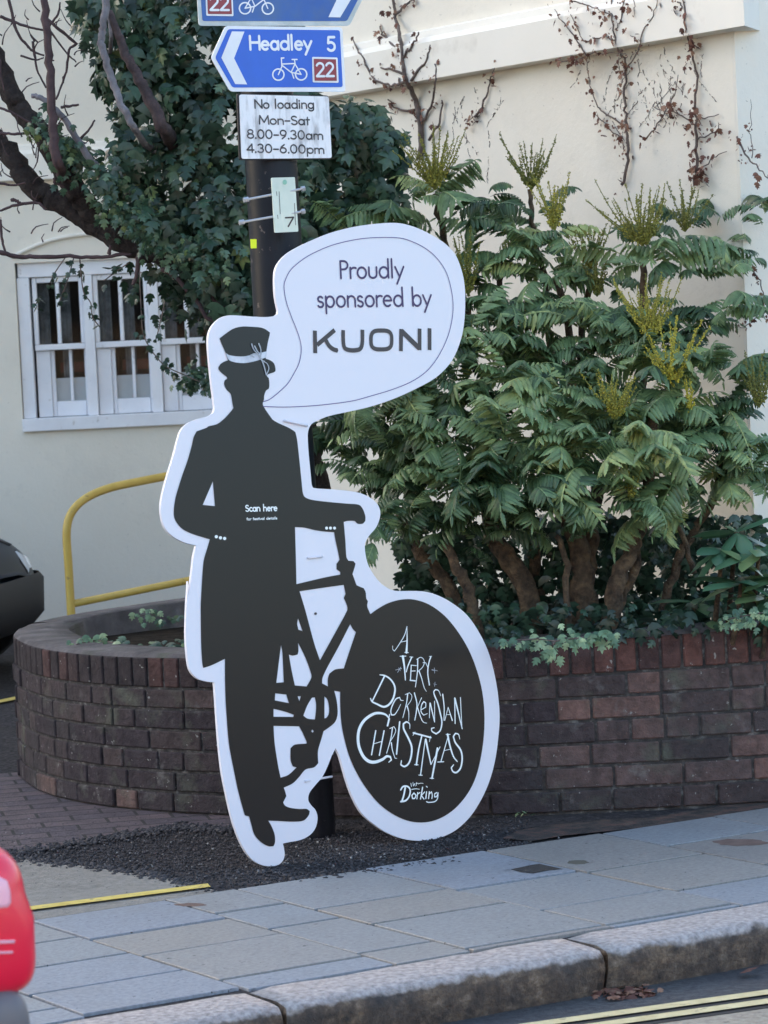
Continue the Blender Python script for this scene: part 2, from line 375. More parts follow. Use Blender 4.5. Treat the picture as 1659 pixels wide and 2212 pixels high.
def kerb_extra(H, out):
    N, L = H['N'], H['L']; g = N.nodes.new('ShaderNodeNewGeometry'); sp = N.nodes.new('ShaderNodeSeparateXYZ'); L.new(g.outputs['Position'], sp.inputs[0])
    ma = N.nodes.new('ShaderNodeMath'); ma.operation = 'MULTIPLY_ADD'; L.new(H['noise'](9, 8, .6), ma.inputs[0]); ma.inputs[1].default_value = .07; L.new(sp.outputs[2], ma.inputs[2])
    r = H['ramp'](ma.outputs[0], [(0, (1, 1, 1)), (.013, (1, 1, 1)), (.022, (0, 0, 0))])
    mud = H['ramp'](H['noise'](26, 12, .72), [(.34, (.04, .03, .026)), (.47, (.11, .078, .055)), (.57, (.20, .145, .10)), (.68, (.36, .28, .22))])
    dk = H['ramp'](ma.outputs[0], [(0, (1, 1, 1)), (1, (0, 0, 0))])
    mud = stain(4, .45, .65, (.045, .04, .042), .75)(H, mud)
    return H['mix'](r, out, mud)
MT['kerb'] = mat('granite_kerb', rough=.75, noise=60, stops=[(.3, (.22, .20, .19)), (.5, (.37, .335, .325)), (.7, (.52, .475, .46))], bump=(70, 1, .010), extra=kerb_extra)
def paver_extra(H, out):
    N, L = H['N'], H['L']; br = N.nodes.new('ShaderNodeTexBrick'); mp = N.nodes.new('ShaderNodeMapping'); mp.inputs['Rotation'].default_value = (0, 0, .35)
    L.new(H['tc'].outputs['Object'], mp.inputs[0]); L.new(mp.outputs[0], br.inputs['Vector']); br.inputs['Scale'].default_value = 1
    br.inputs['Brick Width'].default_value = .215; br.inputs['Row Height'].default_value = .11; br.inputs['Mortar Size'].default_value = .006
    br.inputs['Color1'].default_value = (.075, .06, .075, 1); br.inputs['Color2'].default_value = (.12, .085, .09, 1); br.inputs['Mortar'].default_value = (.02, .018, .016, 1)
    return H['mix'](.6, br.outputs['Color'], H['ramp'](H['noise'](12), [(.3, (.4, .4, .4)), (.7, (1.4, 1.4, 1.4))]), 'MULTIPLY')
MT['paver'] = mat('purple_brick_paving', rough=.75, bump=(50, .8, .015), extra=paver_extra)
MT['stone'] = mat('loose_chippings', attr='v', rough=.8, stops=[(0, (.02, .019, .022)), (.7, (.055, .05, .054)), (.95, (.10, .09, .095)), (1, (.28, .27, .26))])
MT['black_car'] = mat('black_car_paint', (.006, .012, .02), rough=.32, spec=.12)
MT['black_plastic'] = mat('black_bumper_plastic', (.014, .014, .018), rough=.6)
MT['tyre'] = mat('tyre_rubber', (.010, .010, .012), rough=.85)
MT['rim'] = mat('alloy_rim', (.35, .35, .37), rough=.35, metal=.7)
MT['lamp'] = mat('headlamp_lens', (.55, .60, .66), rough=.12, spec=.8)
MT['lamp_in'] = mat('headlamp_reflector', (.8, .82, .85), rough=.2, metal=.3)
MT['red_car'] = mat('red_car_paint', (.62, .006, .028), rough=.25, coat=.6)
MT['taillamp'] = mat('rear_lamp_lens', (.80, .012, .05), rough=.3, coat=.3)
MT['lampw'] = mat('lamp_highlight_and_lines', (.85, .42, .52), rough=.2)  # pink for the lamp's painted highlight and its pale lines
MT['grey_plastic'] = mat('grey_bumper_plastic', (.13, .12, .13), rough=.5)
# ------------------------------------------------------------------ ground
def sheet(name, poly, z, m, sub=0):
    return tag(obj(name, [(p[0], p[1], z) for p in poly], [tuple(range(len(poly)))], m), kind='structure')
KF, KB, PE = 6.335, 6.545, 7.80      # kerb front, kerb back, far edge of the slabs
sheet('road', [(-300, -300), (300, -300), (300, KF+.06), (-300, KF+.06)], -.115, MT['road'])
sheet('ground', [(-300, KB-.03), (300, KB-.03), (300, 400), (-300, 400)], -.006, MT['asphalt'])
dr = [gz(x, y)[:2] for x, y in [(455, 1921), (395, 1903), (330, 1890), (268, 1884), (200, 1872), (130, 1866), (60, 1855), (0, 1850)]]
sheet('driveway', [(PE+0, 0)][:0]+[(dr[0][0], PE), (-4, PE), (-4, 8.9)]+[tuple(p) for p in dr[::-1]][:-1], .0, MT['drive'])
pv = [gz(x, y)[:2] for x, y in [(620, 1775), (480, 1792), (380, 1785), (300, 1800), (230, 1803), (160, 1822), (90, 1838), (0, 1846)]]
sheet('brick_paving', [tuple(p) for p in pv]+[(1.5, 8.9), (1.5, 11.2), (3.6, 11.4), (4.9, 10.6), (5.2, 9.4)], .0, MT['paver'])
lp = [gz(x, y)[:2] for x, y in [(1085, 1812), (1120, 1795), (1190, 1783), (1290, 1772), (1400, 1768), (1540, 1745), (1700, 1722), (1700, 1752), (1560, 1763), (1440, 1783), (1330, 1795), (1220, 1806), (1150, 1818)]]
sheet('mortar_strip', [tuple(p) for p in lp], .002, mat('broken_brick_edging', rough=.9, noise=16, stops=[(.35, (.03, .025, .025)), (.5, (.08, .06, .05)), (.62, (.15, .075, .06)), (.75, (.14, .12, .09))], bump=(50, 1, .03)))
# slabs: rows run across the pavement
mb = MB(); xs = [1.0, 1.42, 1.85, 2.27, 2.7, 3.12, 3.55, 3.97, 4.2, 4.637, 5.06, 5.485, 5.92, 6.34, 6.77, 7.2, 7.62, 8.05, 8.5, 8.9]
xs = [-3.2+.42*i for i in range(10)]+xs[0:]
rs = random.Random(3)
for i in range(len(xs)-1):
    y = KB+.004+rs.choice([-.42, -.27, -.12]); 
    while y < PE-.02:
        ln = rs.choice([.30, .42, .42, .46]); a, b = max(y, KB+.004), min(y+ln, PE+rs.uniform(-.015, .02)); y += ln
        if PE-b < .09: b = PE+rs.uniform(-.01, .02); y = 99
        if b-a < .04: continue
        w = (xs[i+1]-xs[i])/2-.0055
        z = rs.uniform(-.0015, .0015)
        mb.box(((xs[i]+xs[i+1])/2, (a+b)/2, -.016+z), np.eye(3), (w, (b-a)/2-.0085, .018), .0012, v=rs.choice([.02, .1, .3, .45, .55, .6, .7, .8, .85, .5, .95]))
pvm = mb.build('pavement', MT['slab']); tag(pvm, kind='structure')
# dark tarmac patch and stains on the slabs
def blotch(name, x, y, rx, ry, m, z=.0035, n=18):
    c = gz(x, y); P = []
    for i in range(n):
        a = 2*math.pi*i/n; q = gz(x+rx*math.cos(a)*random.uniform(.8, 1.15), y+ry*math.sin(a)*random.uniform(.8, 1.15)); P.append((q[0], q[1], z))
    return obj(name, P, [tuple(range(n))[::-1]], m)
MT['tar'] = mat('dark_tar_fill', rough=.9, noise=50, stops=[(.35, (.02, .018, .018)), (.7, (.07, .06, .055))], bump=(60, 1, .02))
o = obj('tarmac_patch', [(*gz(x, y)[:2], .0045) for x, y in [(1103, 1731), (1158, 1722), (1170, 1722), (1213, 1733), (1178, 1737), (1150, 1739)]][::-1], [tuple(range(6))], MT['tar'])
for v_ in o.data.vertices: pass
bpy.data.objects.remove(o)
q = [(1103, 1881), (1150, 1871), (1165, 1869), (1215, 1880), (1180, 1884), (1152, 1890), (1125, 1887)]
sheet('tarmac_patch', [tuple(gz(x, y)[:2]) for x, y in q][::-1], .0045, MT['tar'])
MT['rust'] = mat('rusty_stain', (.13, .075, .055), rough=.8, noise=20, stops=[(.3, (.10, .06, .045)), (.7, (.17, .11, .09))])
MT['moss_stain'] = mat('mossy_stain', (.09, .08, .06), rough=.9)
for nm, x, y, rx, ry, m in (('stain', 413, 1957, 36, 4, MT['rust']), ('stain', 1248, 1865, 25, 4.5, MT['moss_stain']), ('stain', 1600, 1822, 60, 8, MT['rust'])):
    tag(blotch(nm, x, y, rx, ry, m), kind='structure')
# kerb stones
mb = MB(); kx = [4.462-.93*k for k in range(7, 0, -1)]+[4.462, 5.55, 6.5, 7.4, 8.4]
for a, b in zip(kx[:-1], kx[1:]):
    prof = [(KF+.03, -.16), (KF+.012, -.10), (KF, -.045), (KF+.003, -.016), (KF+.014, -.003), (KF+.05, .003), (KB-.02, .004), (KB-.004, -.004), (KB-.004, -.16)]
    L_ = 14; vs = []; g = .003
    for i in range(L_+1):
        t = i/L_; x = a+g+(b-a-2*g)*t; e = .007 if i in (0, L_) else 0
        for (yy, zz) in prof:
            j = random.uniform(-.0035, .0035)
            vs.append((x+(.005 if i == 0 else -.005 if i == L_ else 0)*(zz > -.03), yy+(e+j if yy < KF+.06 else 0), zz-(e*.7 if zz > -.05 else 0)+j*.6*(zz > -.1)))
    n = len(prof); fs = [(i*n+j, (i+1)*n+j, (i+1)*n+j+1, i*n+j+1)[::-1] for i in range(L_) for j in range(n-1)]+[tuple(range(n)), tuple(L_*n+j for j in range(n))[::-1]]
    mb.add(vs, fs)
tag(mb.build('kerb', MT['kerb'], smooth=True), kind='structure')
# double yellow lines: dark bitumen edge under each
yl = lambda x0, y0, x1, y1, w: [(x0, y0-w/2), (x1, y1-w/2), (x1, y1+w/2), (x0, y0+w/2)]
def Y1(x): return 6.155-(x-4.13)*.225*.75
def Y2(x): return Y1(x)-.092
MT['bitumen'] = mat('bitumen_edge', (.02, .018, .018), rough=.7)
for fn, w in ((Y1, .05), (Y2, .05)):
    x0, x1 = -2.5, 9.0
    sheet('bitumen_edge', yl(x0, fn(x0)-.012, x1, fn(x1)-.012, w+.03), -.111, MT['bitumen'])
    sheet('yellow_line', yl(x0, fn(x0), x1, fn(x1), w), -.107, MT['line'])
sheet('pale_road_area', [(-2.5, Y2(-2.5)-.06), (-2.5, 4.9), (9, 3.5), (9, Y2(9)-.06)][::-1][::-1], -.1105, MT['road_pale'])  # paler area of road beyond the yellow lines
a, b = gz(455, 1920), gz(60, 1971); d_ = (b-a)/np.linalg.norm(b-a)
sheet('yellow_line', [tuple((a-d_*.0)[:2]), tuple((a+np.array([.02, .055, 0]))[:2]), tuple((b+d_*3+np.array([0, .05, 0]))[:2]), tuple((b+d_*3)[:2])], .0065, MT['line2'])
a, b = gz(-60, 1532), gz(40, 1511)
sheet('yellow_line', [tuple(a[:2]), tuple(b[:2]), tuple((b+np.array([.03, .1, 0]))[:2]), tuple((a+np.array([.03, .1, 0]))[:2])], .0035, MT['line2'])
# loose chippings over the coarse asphalt
ico_v = np.array([(1, 0, 0), (-1, 0, 0), (0, 1, 0), (0, -1, 0), (0, 0, 1), (0, 0, -1)], float); ico_f = np.array([(0, 2, 4), (2, 1, 4), (1, 3, 4), (3, 0, 4), (2, 0, 5), (1, 2, 5), (3, 1, 5), (0, 3, 5)])
def batch(tv, tf, T, vals):          # T: (n,3,4) transforms
    n = len(T); tv = np.asarray(tv, float); tf = np.asarray(tf)
    V = np.einsum('nij,kj->nki', T[:, :, :3], tv)+T[:, None, :, 3]
    Fc = tf[None]+(np.arange(n)*len(tv))[:, None, None]
    return V.reshape(-1, 3), Fc.reshape(-1, tf.shape[1]), np.repeat(vals, len(tv))
def rotm(az, el, ro):                # local x -> direction (az, el), rolled
    ca, sa, ce, se, cr_, sr = math.cos(az), math.sin(az), math.cos(el), math.sin(el), math.cos(ro), math.sin(ro)
    x = np.array([ca*ce, sa*ce, se]); y = np.array([-sa, ca, 0]); z = np.cross(x, y)
    return np.stack([x, y*cr_+z*sr, -y*sr+z*cr_], 1)
T = []; vals = []
for i in range(11000):
    px, py = random.uniform(-10, 1150), random.gauss(1838, 44)
    if i % 9 == 0: px, py = random.uniform(60, 1500), random.uniform(1790, 1935)
    p = gz(px, py)
    if p[1] < PE-.01 and random.random() < .93+.05*(p[1] < PE-.1): continue
    if px < 330 and py > 1872 and random.random() < .93: continue
    s = random.uniform(.002, .0055); m = rotm(random.uniform(0, 6.3), random.uniform(-1, 1), random.uniform(0, 6))*s*np.array([1.2, 1, .7])
    T.append(np.concatenate([m, np.array([[p[0]], [p[1]], [s*.35-.004]])], 1)); vals.append(random.random()**1.3)
v, f, a = batch(ico_v, ico_f, np.array(T), np.array(vals)); tag(obj('gravel', v, f, MT['stone'], attr={'v': a}), kind='stuff')
Tq = []; vq = []
for i in range(2200):
    q = random.choice([(620, 1775, 480, 1792), (480, 1792, 380, 1785), (380, 1785, 300, 1800), (300, 1800, 160, 1822), (160, 1822, 0, 1846), (455, 1921, 330, 1890), (330, 1890, 200, 1872), (200, 1872, 0, 1850), (995, 1858, 560, 1908)])
    t = random.random(); p = gz(q[0]+(q[2]-q[0])*t+random.gauss(0, 8), q[1]+(q[3]-q[1])*t+random.gauss(0, 4)); s = random.choice([.003, .004, .006, .009])*random.uniform(.7, 1.2)
    m = rotm(random.uniform(0, 6.3), random.uniform(-.3, .3), random.uniform(-.3, .3))*s*np.array([1.4, 1.1, .7]); Tq.append(np.concatenate([m, np.array([[p[0]], [p[1]], [s*.1]])], 1)); vq.append(random.random()*.75)
v, f, a = batch(ico_v, ico_f, np.array(Tq), np.array(vq)); tag(obj('crumbled_tarmac', v, f, MT['stone'], attr={'v': a}), kind='stuff')
# ------------------------------------------------------------------ building
def vwall(mb, a, b, z0, z1, th=.25):      # a -> b seen from outside, thickness goes behind
    a = np.array([*a, 0.]); b = np.array([*b, 0.]); d = (b-a)/np.linalg.norm(b-a); n = np.array([-d[1], d[0], 0])
    c = (a+b)/2+n*th/2; c[2] = (z0+z1)/2
    mb.box(c, [d, n, (0, 0, 1)], (np.linalg.norm(b-a)/2, th/2, (z1-z0)/2))
bld = empty('rendered_building', (6.7, 12, 0), 'cream rendered building with a moulded string course and white sash windows behind the planter', 'building')
cor = at(1612, 700, 10.9)[:2]; RA = at(560, 700, 13.6)[:2]           # right wing: RA (far) -> cor (near corner)
LW = at(-12000, 700, 18.0)[:2]; LE = at(575, 700, 18.0)[:2]
far = np.array([cor[0]+.78*9, cor[1]+.62*9])
ZB0, ZB1, ZTOP = 2.565, 2.765, 9.0
ld = np.array([*(LE-LW), 0.]); ld /= np.linalg.norm(ld)
PL = Plane((*LW, 0), ld, (0, 0, 1))
if PL.n@fw > 0: PL.n = -PL.n
L0 = float((at(40, 740, 18.0)-PL.p)@PL.u); L1 = float((at(497, 740, 18.0)-PL.p)@PL.u); WZ0, WZ1 = 1.15, 2.095
RW = Plane((*RA, 0), (*(cor-RA), 0), (0, 0, 1))
mb = MB()
vwall(mb, RA, cor, -.1, ZTOP); vwall(mb, cor+np.array([.004, .004]), far, -.1, ZTOP, .01)
lp2 = lambda s: PL.p[:2]+ld[:2]*s
LT = np.linalg.norm(LE-LW)
vwall(mb, LW, lp2(L0), -.1, ZTOP); vwall(mb, lp2(L1), LE, -.1, ZTOP); vwall(mb, lp2(L0), lp2(L1), -.1, WZ0); vwall(mb, lp2(L0), lp2(L1), WZ1, ZTOP)
mb.build('wall', MT['cream'], bld)
mb = MB(); vwall(mb, LE+np.array([.02, 0]), RA+np.array([.02, .0]), -.1, ZTOP)      # hidden return between the wings
# projecting string course: chamfered top
def course(mb, a, b, z0, z1, out):
    a = np.array([*a, 0.]); b = np.array([*b, 0.]); d = (b-a)/np.linalg.norm(b-a); n = np.array([d[1], -d[0], 0])
    pr = [(0.0, z0), (out, z0+.004), (out, z1-.05), (out*.55, z1-.025), (out*.5, z1), (0.0, z1+.012)]
    vs = [p+n*o_+np.array([0, 0, z]) for p in (a, b) for (o_, z) in pr]; k = len(pr)
    mb.add(vs, [(i, k+i, k+i+1, i+1) for i in range(k-1)]+[tuple(range(k)), tuple(range(k, 2*k))[::-1]])
mb2 = MB(); course(mb2, LW, LE, ZB0, ZB1, .07)
d1_ = (cor-RA)/np.linalg.norm(cor-RA); d2_ = (far-cor)/np.linalg.norm(far-cor); n1_ = np.array([d1_[1], -d1_[0]]); n2_ = np.array([d2_[1], -d2_[0]])
mi = (n1_+n2_)/(1+n1_@n2_); vs = []; PR_ = [(0.0, ZB0), (.07, ZB0+.004), (.07, ZB1-.05), (.04, ZB1-.025), (.035, ZB1), (0., ZB1+.012)]
for p_, n_ in ((RA, n1_), (cor, mi), (far, n2_)): vs += [(*(p_+n_*o_), z_) for o_, z_ in PR_]
mb2.add(vs, [(k*6+i, k*6+6+i, k*6+7+i, k*6+i+1) for k in range(2) for i in range(5)])
mb2.build('string_course', MT['cream_trim'], bld)
mb.build('return_wall', MT['cream'], bld)
mb = MB()
for p_, q_ in ((far, np.array([30., 40.])), (np.array([30., 40.]), np.array([-10., 60.])), (np.array([-10., 60.]), LW)): vwall(mb, p_, q_, -.1, ZTOP-.002, .1)
mb.build('rear_wall', MT['cream'], bld)
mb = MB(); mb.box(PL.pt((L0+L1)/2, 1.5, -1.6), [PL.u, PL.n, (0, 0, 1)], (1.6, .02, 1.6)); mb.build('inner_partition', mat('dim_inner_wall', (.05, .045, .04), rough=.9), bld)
rf = MB(); rf.add([(*LW, ZTOP), (*LE, ZTOP), (*RA, ZTOP), (*cor, ZTOP), (*far, ZTOP), (30, 40, ZTOP), (-10, 60, ZTOP)], [tuple(range(7))]); rf.build('roof', mat('grey_roof', (.08, .08, .09), rough=.9), bld)
mb = MB(); course(mb, lp2(L1+.5), LE, .0, .01, .001)
# segmental arch moulding over the window
ap = [PL.hit(x, y, .012) for x, y in cr([(26, 556), (60, 538), (100, 522), (150, 510), (210, 504), (280, 500), (340, 504), (400, 512), (450, 524), (505, 545)], 4)]
mb = MB(); mb.tube(ap, .012, 6); mb.build('arch_moulding', MT['cream_trim'], bld, True)
# rendered jamb / sill edge of the opening
# window
def wpx(x): return float((at(x, 740, 18.0)-PL.p)@PL.u)
win = MB(); AX = [PL.u, PL.n, (0, 0, 1)]
def wb(m_, a, b, z0, z1, y0, y1, bev=.003): m_.box(PL.pt((a+b)/2, 0, (y0+y1)/2)+np.array([0, 0, (z0+z1)/2]), AX, ((b-a)/2, (y1-y0)/2, (z1-z0)/2), bev)
wb(win, L0+.012, L1-.012, WZ1-.085, WZ1, -.12, -.03); wb(win, L0-.0, L1, WZ0-.03, WZ0+.045, -.12, .035)
wb(win, L0+.004, L0+.075, WZ0+.046, WZ1-.086, -.12, -.028)
bays = [(wpx(72), wpx(182)), (wpx(204), wpx(322)), (wpx(345), wpx(462))]
wb(win, bays[0][1], bays[1][0], WZ0+.046, WZ1-.086, -.12, -.03); wb(win, bays[1][1], bays[2][0], WZ0+.046, WZ1-.086, -.12, -.03); wb(win, bays[2][1], L1-.004, WZ0+.046, WZ1-.086, -.12, -.03)
wobj = win.build('window', MT['white_wood'], bld)
zm = 1.62
for (a, b) in bays:
    m = MB()
    # upper sash in front
    wb(m, a+.002, a+.028, zm, WZ1-.088, -.085, -.05); wb(m, b-.022, b-.002, zm, WZ1-.088, -.085, -.05); wb(m, a+.002, b-.002, zm-.035, zm-.001, -.085, -.045); wb(m, a+.029, b-.023, WZ1-.118, WZ1-.088, -.085, -.05)
    c = (a+b)/2; wb(m, c-.011, c+.011, zm+.001, WZ1-.119, -.082, -.055)
    wb(m, a+.003, a+.085, WZ0+.048, zm-.036, -.118, -.075)         # box stile beside the lower sash
    a2 = a+.086; wb(m, a2, a2+.022, WZ0+.048, zm-.037, -.12, -.09); wb(m, b-.014, b-.003, WZ0+.048, zm-.037, -.12, -.09)
    wb(m, a2+.023, b-.015, WZ0+.048, WZ0+.135, -.12, -.085); c = (a2+b)/2+.01; wb(m, c-.009, c+.009, WZ0+.136, zm-.037, -.118, -.092)
    m.build('sash', MT['white_wood'], wobj)
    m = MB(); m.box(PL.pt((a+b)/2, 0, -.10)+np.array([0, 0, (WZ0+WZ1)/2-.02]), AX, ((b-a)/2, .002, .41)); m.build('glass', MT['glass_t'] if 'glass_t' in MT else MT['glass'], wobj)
for (a, b) in bays:
    m = MB(); wb(m, a+.0, b-.0, WZ0+.05, WZ0+.27, -.128, -.124, 0); m.build('blind', MT['blind'], wobj)
    m = MB()
    for k, (u0_, u1_) in enumerate(((.02, .30), (.52, .72))):
        for j in range(6):
            t0, t1 = u0_+(u1_-u0_)*j/6, u0_+(u1_-u0_)*(j+1)/6; wb(m, a+(b-a)*t0, a+(b-a)*t1-.001, WZ0+.27, WZ1-.09, -.15-.008*(j % 2), -.145-.008*(j % 2), 0)
    m.build('curtain', MT['curtain'], wobj)
    m = MB(); wb(m, a+(b-a)*.45, b, WZ0+.301, WZ0+.36, -.168, -.162, 0); m.build('shelf_box', MT['box'], wobj)
# handrail
P0 = at(147, 1200, 14.4); X_ = np.array([1., 0, 0])
hr = empty('handrail', (P0[0], P0[1], 0), 'yellow tubular steel handrail with rounded corner beside the black car', 'handrail')
rail = [P0*[1, 1, 0]+[0, 0, -.05], P0*[1, 1, 0]+[0, 0, .55], P0*[1, 1, 0]+[0, 0, .74], P0*[1, 1, 0]+[.035, 0, .83], P0*[1, 1, 0]+[.13, 0, .895], P0*[1, 1, 0]+[.3, 0, .935], P0*[1, 1, 0]+[1.9, 0, 1.10]]
mb = MB(); mb.tube(cr(rail, 6), .0195, 12); mb.build('top_rail', MT['yellow_rail'], hr, True)
mb = MB(); mb.tube([P0*[1, 1, 0]+[0, 0, .40], P0*[1, 1, 0]+[1.9, 0, .585]], .0175, 12); mb.build('mid_rail', MT['yellow_rail'], hr, True)
# ------------------------------------------------------------------ brick planter
front = [(4.98, 10.77), (4.82, 10.58), (4.72, 10.3), (4.655, 9.98), (4.655, 9.68), (4.715, 9.40), (4.83, 9.12), (5.02, 8.83), (5.25, 8.56), (5.50, 8.34), (5.80, 8.14), (6.15, 7.93), (6.55, 7.74), (7.0, 7.58), (7.6, 7.45)]
back = [(4.98, 10.77), (5.15, 10.86), (5.40, 10.92), (5.72, 10.95), (6.2, 10.97)]
def ztop(p): return .525+.05*max(0, min(1, (p[0]-4.7)/1.6))
planter = empty('brick_planter', (5.2, 9.0, 0), 'curved dark brick planter wall with soldier course on top holding the shrubs', 'planter')
FC = cr([np.array(p) for p in front], 10); s_acc = [0.]
for p, q in zip(FC[:-1], FC[1:]): s_acc.append(s_acc[-1]+float(np.linalg.norm(q-p)))
def along(s):
    i = min(max(np.searchsorted(s_acc, s)-1, 0), len(FC)-2); t = (s-s_acc[i])/(s_acc[i+1]-s_acc[i]); p = FC[i]+(FC[i+1]-FC[i])*t; i0 = max(i-3, 0); i1 = min(i+4, len(FC)-1)
    d = FC[i1]-FC[i0]; d = d/np.linalg.norm(d); return p, d
LEN = s_acc[-1]; rb = random.Random(11)
br = MB(); so = MB()
def put(m, s, w, z0, z1, dep=.05, v=.5, out=0.):
    p, d = along(s+w/2); n = np.array([d[1], -d[0]]) ; sc = (ztop(p))/.55
    c = np.array([*(p-n*(dep/2)+n*(out+rb.uniform(-.0015, .0015))), (z0+z1)/2*sc])
    m.box(c, [(*d, 0), (*n, 0), (0, 0, 1)], (w/2-.0045, dep/2, (z1-z0)/2*sc-.0045), .004, v=v)
hs = .112; z = .55-hs
s = 0
while s < LEN:
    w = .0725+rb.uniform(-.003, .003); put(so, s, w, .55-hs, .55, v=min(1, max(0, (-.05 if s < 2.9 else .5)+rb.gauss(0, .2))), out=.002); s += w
course_h = (.55-hs)/6
for k in range(6):
    s = -.11*(k % 2)-rb.uniform(0, .04)
    while s < LEN:
        w = rb.choice([.225, .225, .112, .17]); 
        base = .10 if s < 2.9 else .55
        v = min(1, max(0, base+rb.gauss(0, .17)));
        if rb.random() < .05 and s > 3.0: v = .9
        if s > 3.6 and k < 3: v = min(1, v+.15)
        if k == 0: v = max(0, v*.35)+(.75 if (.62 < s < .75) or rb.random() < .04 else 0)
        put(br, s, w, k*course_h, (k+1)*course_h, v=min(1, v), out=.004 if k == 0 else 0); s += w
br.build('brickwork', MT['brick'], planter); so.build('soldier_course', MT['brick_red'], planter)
# core (mortar) and coping top
def ribbon_wall(pts, inset, th, z0, dz, m, name, par):
    vs = []; 
    for i, p in enumerate(pts):
        d = pts[min(i+1, len(pts)-1)]-pts[max(i-1, 0)]; d = d/np.linalg.norm(d); n = np.array([d[1], -d[0]])
        a = p-n*inset; b = p-n*(inset+th); zt = ztop(p)+dz
        vs += [(*a, z0), (*a, zt), (*b, zt), (*b, z0)]
    fs = [(i*4+j, i*4+j+1, i*4+4+j+1, i*4+4+j) for i in range(len(pts)-1) for j in range(3)]
    return obj(name, vs, fs, m, par)
ribbon_wall(FC, .006, .20, -.05, -.005, MT['mortar'], 'mortar_core', planter)
top = MB(); vs = []
for i, p in enumerate(FC):
    d = FC[min(i+1, len(FC)-1)]-FC[max(i-1, 0)]; d = d/np.linalg.norm(d); n = np.array([d[1], -d[0]]); zt = ztop(p)
    j = random.uniform(-.002, .003)
    vs += [(*(p-n*.001), zt-.004), (*(p-n*.012), zt+.007+j), (*(p-n*.12), zt+.013+j), (*(p-n*.205), zt+.009), (*(p-n*.215), zt-.15)]
top.add(vs, [(i*5+j, i*5+j+1, i*5+5+j+1, i*5+5+j) for i in range(len(FC)-1) for j in range(4)])
BC = cr([np.array(p) for p in back], 6); vs = []
for i, p in enumerate(BC):
    d = BC[min(i+1, len(BC)-1)]-BC[max(i-1, 0)]; d = d/np.linalg.norm(d); n = np.array([-d[1], d[0]]); zt = ztop(p)+.006
    vs += [(*p, -.05), (*(p), zt-.004), (*(p-n*.02), zt+.006), (*(p-n*.17), zt+.006), (*(p-n*.19), zt-.2)]
top.add(vs, [(i*5+j, i*5+j+1, i*5+5+j+1, i*5+5+j)[::-1] for i in range(len(BC)-1) for j in range(4)])
top.build('coping', MT['coping'], planter, True)
soil = [tuple(p-np.array([0, 0])) for p in FC[2:]]; inner = []
for i, p in enumerate(FC):
    d = FC[min(i+1, len(FC)-1)]-FC[max(i-1, 0)]; d = d/np.linalg.norm(d); n = np.array([d[1], -d[0]]); inner.append(p-n*.19)
sp = [(*p, .47) for p in inner[3:]]+[(7.6, 8.9, .47), (6.9, 9.4, .47), (6.62, 10.9, .47), (5.3, 10.85, .47)]
obj('soil', sp, [tuple(range(len(sp)))], MT['soil'], planter)
# ------------------------------------------------------------------ lamp post
pb = gz(668, 1800); dpb = float((pb-CAM)@fw); pt_ = at(557, -150, dpb+.02)
ax_ = (pt_-pb); 
post = empty('steel_post', pb, 'tall black painted steel post carrying the cycle signs behind the cutout', 'post')
mb = MB(); mb.tube([pb+ax_*t for t in (-.02, .0, .25, .5, .75, 1., 1.4)], [.084, .084, .084, .084, .083, .083, .083], 32); mb.build('pole', MT['post'], post, True)
def on_pole(x, y, off=.0):               # front surface of the pole at picture height y
    t = (y-1800)/(-150-1800); return pb+ax_*t
SP = Plane((on_pole(580, 150)-np.array([0, .115, 0])), (1, 0, 0), (0, 0, 1))
if SP.n@fw > 0: pass
def T3(q): return ((600+q[0]*.3617)/1.507, (q[1]*.3617)/1.507)
def loc(pl, pts, to): return [pl.loc(*to(p)) for p in pts]
def rnd(pts, r, n=4):                     # round polygon corners, picture units
    P = [np.array(p, float) for p in pts]; out = []
    for i in range(len(P)):
        a, b, c = P[i-1], P[i], P[(i+1) % len(P)]; d1 = (a-b)/np.linalg.norm(a-b); d2_ = (c-b)/np.linalg.norm(c-b)
        for k in range(n+1):
            t = k/n; out.append((b+d1*r)*(1-t)**2+b*2*t*(1-t)+(b+d2_*r)*t*t)
    return out
def ring(pl, c, r, w, to, n=18):
    out = []; r1, r2 = r-w/2, r+w/2
    for i in range(n):
        a, b = 2*math.pi*i/n, 2*math.pi*(i+1)/n
        out.append([pl.loc(*to((c[0]+rr*math.cos(t), c[1]+rr*math.sin(t)))) for rr, t in ((r1, a), (r2, a), (r2, b), (r1, b))])
    return out
PX = 1/1.507*.3617/690                     # one unit of the sign crop in metres
def lines(pl, segs, to, w, sc): 
    out = []
    for s_ in segs: out += stroke([pl.loc(*to(p)) for p in s_], w*sc, sm=False)
    return out
def cyc(pl, ox, to, flip=False):
    f_ = (lambda p: (ox-p[0], p[1])) if flip else (lambda p: (ox+p[0], p[1]))
    g = lambda p: to(f_(p))
    out = ring(pl, (843, 672), 51, 13, g)+ring(pl, (1048, 670), 51, 13, g)
    out += lines(pl, [[(868, 525), (893, 522)], [(870, 522), (874, 600), (843, 672)], [(878, 577), (990, 572)], [(966, 536), (1012, 536)], [(988, 538), (995, 580), (1048, 670)], [(878, 590), (958, 652)], [(958, 652), (992, 578)], [(958, 652), (1048, 670)], [(965, 655), (982, 705)]], g, 12, PX)
    return out
